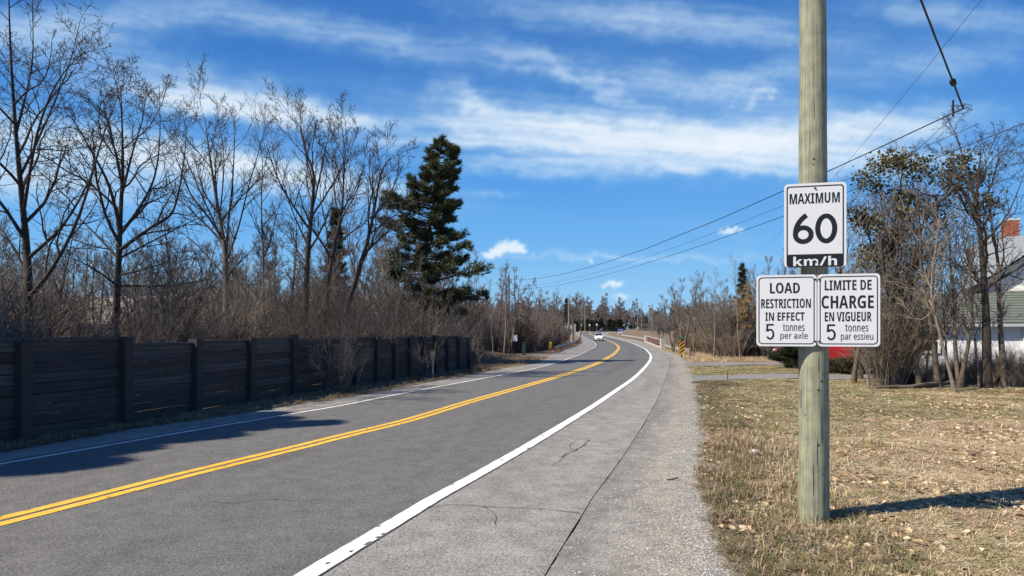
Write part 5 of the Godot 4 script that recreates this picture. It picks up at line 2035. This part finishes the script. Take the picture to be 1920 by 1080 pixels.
	o = thing("paper_scrap", "crumpled white paper scrap in the grass left of the pole", "litter", on_ground(g.x, -g.z, 0.03))
	rng.seed = 44
	s = shape()
	for k in 14:
		var a := Vector3(rng.randf_range(-0.05, 0.05), rng.randf_range(0, 0.05), rng.randf_range(-0.04, 0.04))
		s.tri(a, a + Vector3(rng.randf_range(-0.05, 0.05), rng.randf_range(-0.02, 0.04), rng.randf_range(-0.04, 0.04)), a + Vector3(rng.randf_range(-0.05, 0.05), rng.randf_range(-0.01, 0.04), rng.randf_range(-0.04, 0.04)))
	part("paper", s, M.paper, o)


# ---------------------------------------------------------------- houses
func siding(o: Node3D, parent_name: String, a: Vector3, b: Vector3, y0: float, y1: float, each: float, m: Material, gable := 0.0) -> void:
	# lapped boards from a to b; with a gable the boards shorten towards the ridge
	var holder := Node3D.new()
	holder.name = parent_name
	o.add_child(holder, true)
	var flat := Vector3(b.x - a.x, 0, b.z - a.z)
	var long := flat.length()
	var ux := flat / long
	var basis_ := Basis(ux, Vector3.UP, ux.cross(Vector3.UP))
	var n := int((y1 - y0) / each)
	for k in n:
		var y := y0 + each * (k + 0.5)
		var l := long
		if gable > 0.0:
			l = long * (1.0 - (y - y0) / gable)
			if l < 0.2:
				continue
		var s := shape()
		s.box(Vector3.ZERO, Vector3(l, each * 1.04, 0.018))
		mesh_part("board", s.mesh(), m, holder, Transform3D(basis_ * Basis(Vector3.RIGHT, 0.06), (a + b) / 2.0 * Vector3(1, 0, 1) + Vector3(0, y, 0) + ux.cross(Vector3.UP) * (0.02 + 0.002 * (k % 2))))


func roof_slab(o: Node3D, a: Vector3, b: Vector3, c: Vector3, d: Vector3, thick: float, rows: int, m: Material) -> void:
	# a, b along the eave, d, c along the ridge; courses of shingles overlap
	var holder := Node3D.new()
	holder.name = "roof"
	o.add_child(holder, true)
	var nn := (b - a).cross(d - a).normalized()
	if nn.y < 0.0:
		nn = -nn
	for k in rows:
		var f0 := float(k) / rows
		var f1 := minf(1.0, (k + 1.15) / rows)
		var p0 := a.lerp(d, f0) + nn * thick
		var p1 := b.lerp(c, f0) + nn * thick
		var p2 := b.lerp(c, f1) + nn * thick * 0.45
		var p3 := a.lerp(d, f1) + nn * thick * 0.45
		var s := shape()
		s.quad(p0, p3, p2, p1)
		s.quad(p0 - nn * thick, p0, p1, p1 - nn * thick)
		s.quad(p0 - nn * thick, p1 - nn * thick, p2 - nn * thick, p3 - nn * thick)
		part("shingle_course", s, m, holder)


func window_in(o: Node3D, centre: Vector3, w: float, h: float, turn: float) -> void:
	var b := Basis(Vector3.UP, turn)
	var f := shape()
	for e in [-1.0, 1.0]:
		f.box(centre + b * Vector3(e * w / 2, 0, 0.05), Vector3(0.09, h + 0.09, 0.07), b)
		f.box(centre + b * Vector3(0, e * h / 2, 0.052), Vector3(w - 0.09, 0.09, 0.07), b)
	f.box(centre + b * Vector3(0, 0, 0.045), Vector3(w - 0.09, 0.05, 0.05), b)
	var win := part("window", f, M.white_paint, o)
	var g := shape()
	g.box(centre + b * Vector3(0, 0, 0.03), Vector3(w - 0.02, h - 0.02, 0.02), b)
	part("pane", g, M.glass, win)


func build_houses() -> void:
	# white house on the right: a low wing in front of a taller gabled block
	var d := 27.0
	var x0 := (1692.0 - 960.0) / FOCAL * d
	var base := Vector3(x0, ground_height(x0, d) - 0.1, -d)
	var o := thing("white_house", "white-sided house with grey-green shingle roof and brick chimney at the right edge", "house", base, -0.5)
	var wing := 9.0
	var deep := 2.6
	var eave := 2.15
	var s := shape()
	s.box(Vector3(wing / 2, eave / 2, -deep / 2), Vector3(wing, eave, deep))
	s.box(Vector3(3.0 + 4.5, 2.9, -deep - 3.6), Vector3(9.0, 5.8, 7.0))
	part("wall", s, M.siding_grey, o)
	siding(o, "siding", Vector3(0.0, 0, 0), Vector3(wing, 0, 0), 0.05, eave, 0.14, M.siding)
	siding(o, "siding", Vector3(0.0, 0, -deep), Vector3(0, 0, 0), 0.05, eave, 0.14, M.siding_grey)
	s = shape()
	s.box(Vector3(-0.035, eave / 2, 0.03), Vector3(0.11, eave, 0.11))
	part("corner_trim", s, M.siding_grey, o)
	window_in(o, Vector3(0.95, 1.45, 0.03), 0.62, 0.9, 0.0)
	window_in(o, Vector3(4.6, 1.35, 0.03), 1.2, 1.1, 0.0)
	roof_slab(o, Vector3(-0.35, eave - 0.02, 0.42), Vector3(wing + 0.4, eave - 0.02, 0.42), Vector3(wing + 0.4, eave + 1.35, -deep), Vector3(-0.35, eave + 1.35, -deep), 0.05, 12, M.shingle)
	s = shape()
	s.box(Vector3(wing / 2, eave - 0.06, 0.40), Vector3(wing + 0.7, 0.16, 0.03))
	part("fascia", s, M.siding_grey, o)
	# gabled block facing the road side
	var front := -deep - 0.08
	siding(o, "siding", Vector3(3.0, 0, front), Vector3(12.0, 0, front), eave + 1.2, 3.9, 0.14, M.siding)
	siding(o, "siding", Vector3(3.0, 0, front - 7.0), Vector3(3.0, 0, front), 0.1, 3.9, 0.14, M.siding)
	var gable := shape()
	gable.tri(Vector3(3.0, 3.8, front), Vector3(7.5, 7.0, front), Vector3(12.0, 3.8, front))
	part("gable_wall", gable, M.siding, o)
	gable = shape()
	gable.tri(Vector3(3.0, 3.8, front - 7.0), Vector3(12.0, 3.8, front - 7.0), Vector3(7.5, 7.0, front - 7.0))
	part("gable_wall", gable, M.siding, o)
	siding(o, "gable", Vector3(3.0, 0, front + 0.01), Vector3(12.0, 0, front + 0.01), 3.9, 6.9, 0.14, M.siding, 3.2)
	window_in(o, Vector3(5.6, 4.3, front + 0.04), 0.9, 1.2, 0.0)
	window_in(o, Vector3(9.2, 4.3, front + 0.04), 0.9, 1.2, 0.0)
	roof_slab(o, Vector3(2.5, 3.55, front + 0.5), Vector3(2.5, 3.55, front - 7.4), Vector3(7.5, 7.15, front - 7.4), Vector3(7.5, 7.15, front + 0.5), 0.06, 16, M.shingle)
	roof_slab(o, Vector3(12.5, 3.55, front - 7.4), Vector3(12.5, 3.55, front + 0.5), Vector3(7.5, 7.15, front + 0.5), Vector3(7.5, 7.15, front - 7.4), 0.06, 16, M.shingle)
	# chimney with its courses of brick
	var holder := Node3D.new()
	holder.name = "chimney"
	o.add_child(holder, true)
	var brick := shape()
	brick.box(Vector3.ZERO, Vector3(0.21, 0.065, 0.10), Basis.IDENTITY, 0.004)
	var brick_mesh := brick.mesh()
	var core := shape()
	core.box(Vector3(4.3, 5.2, front - 2.2), Vector3(0.52, 3.0, 0.42))
	part("core", core, M.concrete, holder)
	for k in 22:
		for e in 3:
			var lift := Vector3(4.3 - 0.22 + 0.22 * e - (0.05 if k % 2 else 0.0), 5.0 + k * 0.078, front - 2.2 + 0.22)
			mesh_part("brick", brick_mesh, M.brick, holder, Transform3D(Basis.IDENTITY, lift))
		for e in 2:
			mesh_part("brick", brick_mesh, M.brick, holder, Transform3D(Basis(Vector3.UP, PI / 2), Vector3(4.3 - 0.27, 5.0 + k * 0.078, front - 2.28 + 0.22 * e - (0.05 if k % 2 else 0.0))))
	var lid := shape()
	lid.box(Vector3(4.3, 6.75, front - 2.2), Vector3(0.66, 0.10, 0.60), Basis.IDENTITY, 0.02)
	part("coping", lid, M.concrete, holder)
	# house half hidden by brush behind the wall on the left
	d = 36.0
	x0 = (88.0 - 960.0) / FOCAL * d
	base = Vector3(x0, ground_height(x0, d) - 0.1, -d)
	o = thing("grey_house", "low grey house with pale brown roof half hidden by bare trees, far left", "house", base)
	s = shape()
	s.box(Vector3(3.1, 1.2, -3.0), Vector3(6.2, 2.4, 6.0))
	part("wall", s, M.siding_grey, o)
	siding(o, "siding", Vector3(0, 0, 0.0), Vector3(6.2, 0, 0.0), 0.1, 2.4, 0.16, M.siding_grey)
	window_in(o, Vector3(2.2, 1.75, 0.04), 1.5, 1.0, 0.0)
	window_in(o, Vector3(4.6, 1.75, 0.04), 1.0, 1.0, 0.0)
	s = shape()
	s.box(Vector3(2.6, 0.72, 0.06), Vector3(2.6, 0.9, 0.05))
	part("panel", s, paint(lin(0.38, 0.46, 0.56), 0.5), o)
	roof_slab(o, Vector3(-0.4, 2.3, 0.5), Vector3(6.6, 2.3, 0.5), Vector3(6.6, 4.0, -3.0), Vector3(-0.4, 4.0, -3.0), 0.05, 12, M.shingle_brown)
	roof_slab(o, Vector3(6.6, 2.3, -6.5), Vector3(-0.4, 2.3, -6.5), Vector3(-0.4, 4.0, -3.0), Vector3(6.6, 4.0, -3.0), 0.05, 12, M.shingle_brown)
	# far house beyond the bridge
	d = 318.0
	x0 = (1207.0 - 960.0) / FOCAL * d
	o = thing("far_house", "tiny dark-roofed house far off between the poles beyond the bridge", "house", on_ground(x0, d))
	s = shape()
	s.box(Vector3(0, 0.9, 0), Vector3(5, 2.0, 4))
	part("wall", s, M.bark_brown, o)
	roof_slab(o, Vector3(-2.8, 1.9, 2.3), Vector3(2.8, 1.9, 2.3), Vector3(2.8, 3.3, 0), Vector3(-2.8, 3.3, 0), 0.1, 4, M.bark_dark)
	window_in(o, Vector3(-1, 1.1, 2.02), 1.0, 0.9, 0.0)
	window_in(o, Vector3(1.2, 1.1, 2.02), 1.0, 0.9, 0.0)


# ---------------------------------------------------------------- straw, leaves and stones
func tuft_mesh(seed_: int, blades: int, high: float, lie: float) -> ArrayMesh:
	rng.seed = seed_
	var s := shape(false)
	for k in blades:
		var a := rng.randf() * TAU
		var out := Vector3(cos(a), 0, sin(a))
		var at := Vector3(rng.randf_range(-0.09, 0.09), 0, rng.randf_range(-0.09, 0.09))
		var l := high * rng.randf_range(0.5, 1.2)
		var side := Vector3(-out.z, 0, out.x) * rng.randf_range(0.0022, 0.004)
		var mid := at + out * l * lie * 0.55 + Vector3(0, l * (1.0 - lie) * 0.8 + 0.012, 0)
		var tip := at + out * l * (0.4 + lie * 0.6) + Vector3(0, l * (1.0 - lie) + 0.006, 0)
		s.quad(at - side, mid - side, mid + side, at + side)
		s.tri(mid - side, tip, mid + side)
	return s.mesh()


func build_litter() -> void:
	var straw := [Color(0.58, 0.45, 0.28), Color(0.48, 0.36, 0.22), Color(0.62, 0.50, 0.34), Color(0.35, 0.25, 0.155)]
	var turf := [Color(0.17, 0.19, 0.07), Color(0.24, 0.22, 0.09), Color(0.34, 0.28, 0.14)]
	var flat := []
	for k in 3:
		flat.append(tuft_mesh(60 + k, 16, [0.14, 0.17, 0.11][k], [0.90, 0.86, 0.93][k]))
	flat.append(tuft_mesh(64, 12, 0.21, 0.5))
	var at := [[], [], [], []]
	var tints := [[], [], [], []]
	rng.seed = 1234
	var lay := func(x: float, d: float, upright: float, size: float, green: float, dull := 1.0) -> void:
		var k := 3 if rng.randf() < upright else rng.randi() % 3
		var c: Color = turf[rng.randi() % 3] if rng.randf() < green else straw[rng.randi() % 4]
		at[k].append(Transform3D(Basis(Vector3.UP, rng.randf() * TAU).scaled(Vector3(size, size, size) * rng.randf_range(0.7, 1.3)), on_ground(x, d, 0.002)))
		c = Color(c.r * dull, c.g * dull * lerpf(1.0, 0.96, 1.0 - dull), c.b * dull)
		tints[k].append(brown(c, 0.22))
	for k in 76000:
		var d := 3.6 * pow(23.0 / 3.6, pow(rng.randf(), 0.85))
		var x := along(edge_right, d) - 0.12 + pow(rng.randf(), 1.15) * (0.62 * d + 3.5)
		var b := x - along(edge_right, d)
		if b < 0.10 + 0.35 * noise.get_noise_1d(d * 30.0) + 0.14 * noise.get_noise_1d(d * 130.0) and rng.randf() < 0.7:
			continue
		if rng.randf() < 0.75 * smoothstep(0.16, 0.34, noise.get_noise_2d(x * 16.0 - 200.0, d * 16.0)):
			continue
		var green := 0.10 + 0.55 * smoothstep(0.42, 0.72, noise.get_noise_2d(x * 3.0 + 300.0, d * 2.0) * 0.5 + 0.5 + (0.26 if d > 13.0 else -0.05))
		lay.call(x, d, (0.14 if b < 1.3 else 0.01) if d < 12.0 else 0.0, clampf(0.72 + d * 0.03, 0.8, 1.3), green, 1.0 - 0.42 * smoothstep(1.5, 0.2, b + 0.9 * noise.get_noise_2d(x * 20.0, d * 20.0)))
	# island between the drives and the edge of the thicket
	for k in 7000:
		var d := rng.randf_range(26.6, 33.4)
		lay.call(along(edge_right, d) + pow(rng.randf(), 1.2) * 20.0, d, 0.0, 1.2, 0.72)
	for k in 6000:
		var d := rng.randf_range(38.0, 46.0)
		lay.call(along(edge_right, d) + 0.3 + pow(rng.randf(), 1.2) * 20.0, d, 0.25, 1.5, 0.08)
	for k in 3000:
		var d := rng.randf_range(46.0, 86.0)
		lay.call(along(edge_right, d) + rng.randf_range(0.1, 2.6), d, 0.3, 1.3, 0.1)
	# strip at the foot of the wall
	for k in 8000:
		var d := 7.0 * pow(46.0 / 7.0, rng.randf())
		var b := along(edge_left, d)
		var x := lerpf(b + 0.1, maxf(wall_x(d) + 0.2, b - 1.6) if d < 31.0 else b - 4.5, pow(rng.randf(), 0.8))
		lay.call(x, d, 0.2, clampf(0.55 + d * 0.02, 0.6, 1.2), 0.12, 0.5)
	for k in 4:
		scatter("dry_grass", flat[k], M.brush, at[k], tints[k], "matted straw-coloured dead grass on the verges", "grass")
	# fallen leaves
	var leaf := shape()
	leaf.quad(Vector3(-0.035, 0.004, 0), Vector3(-0.008, 0.016, 0.024), Vector3(0.02, 0.010, 0.018), Vector3(0.0, 0.003, 0.0))
	leaf.quad(Vector3(-0.035, 0.004, 0), Vector3(0.0, 0.003, 0.0), Vector3(0.018, 0.014, -0.02), Vector3(-0.01, 0.008, -0.022))
	leaf.tri(Vector3(0.0, 0.003, 0.0), Vector3(0.02, 0.010, 0.018), Vector3(0.042, 0.012, 0.003))
	leaf.tri(Vector3(0.0, 0.003, 0.0), Vector3(0.042, 0.012, 0.003), Vector3(0.018, 0.014, -0.02))
	var la := []
	var lc := []
	rng.seed = 4321
	for k in 22000:
		var d := 3.8 * pow(20.0 / 3.8, pow(rng.randf(), 0.8))
		var x := along(edge_right, d) - 0.1 + rng.randf() * (0.62 * d + 3.5)
		if rng.randf() > smoothstep(-0.25, 0.35, noise.get_noise_2d(x * 22.0 + 70.0, d * 22.0)) + 0.06:
			continue
		var b := Basis(Vector3.UP, rng.randf() * TAU) * Basis(Vector3.RIGHT, rng.randf_range(-0.7, 0.7)) * Basis(Vector3.BACK, rng.randf_range(-0.6, 0.6))
		la.append(Transform3D(b.scaled(Vector3.ONE * rng.randf_range(0.45, 1.25)), on_ground(x, d, 0.025)))
		lc.append(brown([Color(0.48, 0.37, 0.23), Color(0.54, 0.44, 0.30), Color(0.22, 0.14, 0.085), Color(0.42, 0.30, 0.18)][rng.randi() % 4], 0.25))
	scatter("fallen_leaves", leaf.mesh(), M.leaf, la, lc, "curled tan and brown dead leaves on the right verge", "leaves")
	# loose stones along the gravel edge
	var stone := shape()
	var sphere := []
	rng.seed = 77
	for p in [Vector3(0, 0.6, 0), Vector3(0.9, 0.1, 0.2), Vector3(0.1, 0.05, 0.9), Vector3(-0.9, 0.12, 0.1), Vector3(-0.1, 0.08, -0.9), Vector3(0, -0.5, 0)]:
		sphere.append(p * 0.012)
	for f in [[0, 1, 2], [0, 2, 3], [0, 3, 4], [0, 4, 1], [5, 2, 1], [5, 3, 2], [5, 4, 3], [5, 1, 4]]:
		stone.tri(sphere[f[0]], sphere[f[1]], sphere[f[2]])
	var sa := []
	var sc := []
	for k in 34000:
		var d := 3.2 * pow(26.0 / 3.2, pow(rng.randf(), 0.8))
		var wide := along(edge_right, d) - along(joint, d)
		var x := along(edge_right, d) + 0.22 - absf(rng.randfn()) * wide * (0.25 if k % 2 else 0.62)
		if x < along(joint, d):
			continue
		var b := Basis(Vector3.UP, rng.randf() * TAU).scaled(Vector3(rng.randf_range(0.4, 1.2), rng.randf_range(0.4, 0.9), rng.randf_range(0.4, 1.2)))
		sa.append(Transform3D(b, Vector3(x, road_height(d) - 0.012, -d)))
		sc.append(brown([Color(0.30, 0.30, 0.30), Color(0.45, 0.44, 0.42), Color(0.20, 0.20, 0.215), Color(0.58, 0.56, 0.52)][rng.randi() % 4], 0.2))
	for k in 26000:
		var d := 3.2 * pow(15.0 / 3.2, pow(rng.randf(), 0.9))
		var x := lerpf(along(white_right, d) + 0.12, along(joint, d) - 0.02, rng.randf())
		var size := rng.randf_range(0.18, 0.5)
		sa.append(Transform3D(Basis(Vector3.UP, rng.randf() * TAU).scaled(Vector3(size, size * 0.5, size)), Vector3(x, road_height(d) - 0.005, -d)))
		sc.append(brown([Color(0.16, 0.16, 0.16), Color(0.42, 0.41, 0.39), Color(0.10, 0.10, 0.105), Color(0.55, 0.53, 0.49)][rng.randi() % 4], 0.2))
	scatter("gravel", stone.mesh(), M.stone, sa, sc, "loose grey gravel along the right edge of the paving", "gravel")


func _ready() -> void:
	noise.seed = 5
	noise.frequency = 0.02
	noise.fractal_octaves = 3
	camera_and_light()
	materials()
	lay_lines()
	build_ground()
	build_road()
	build_wall()
	build_pole()
	build_houses()
	build_left_trees()
	build_right_trees()
	build_thickets()
	build_furniture()
	build_cars()
	build_litter()
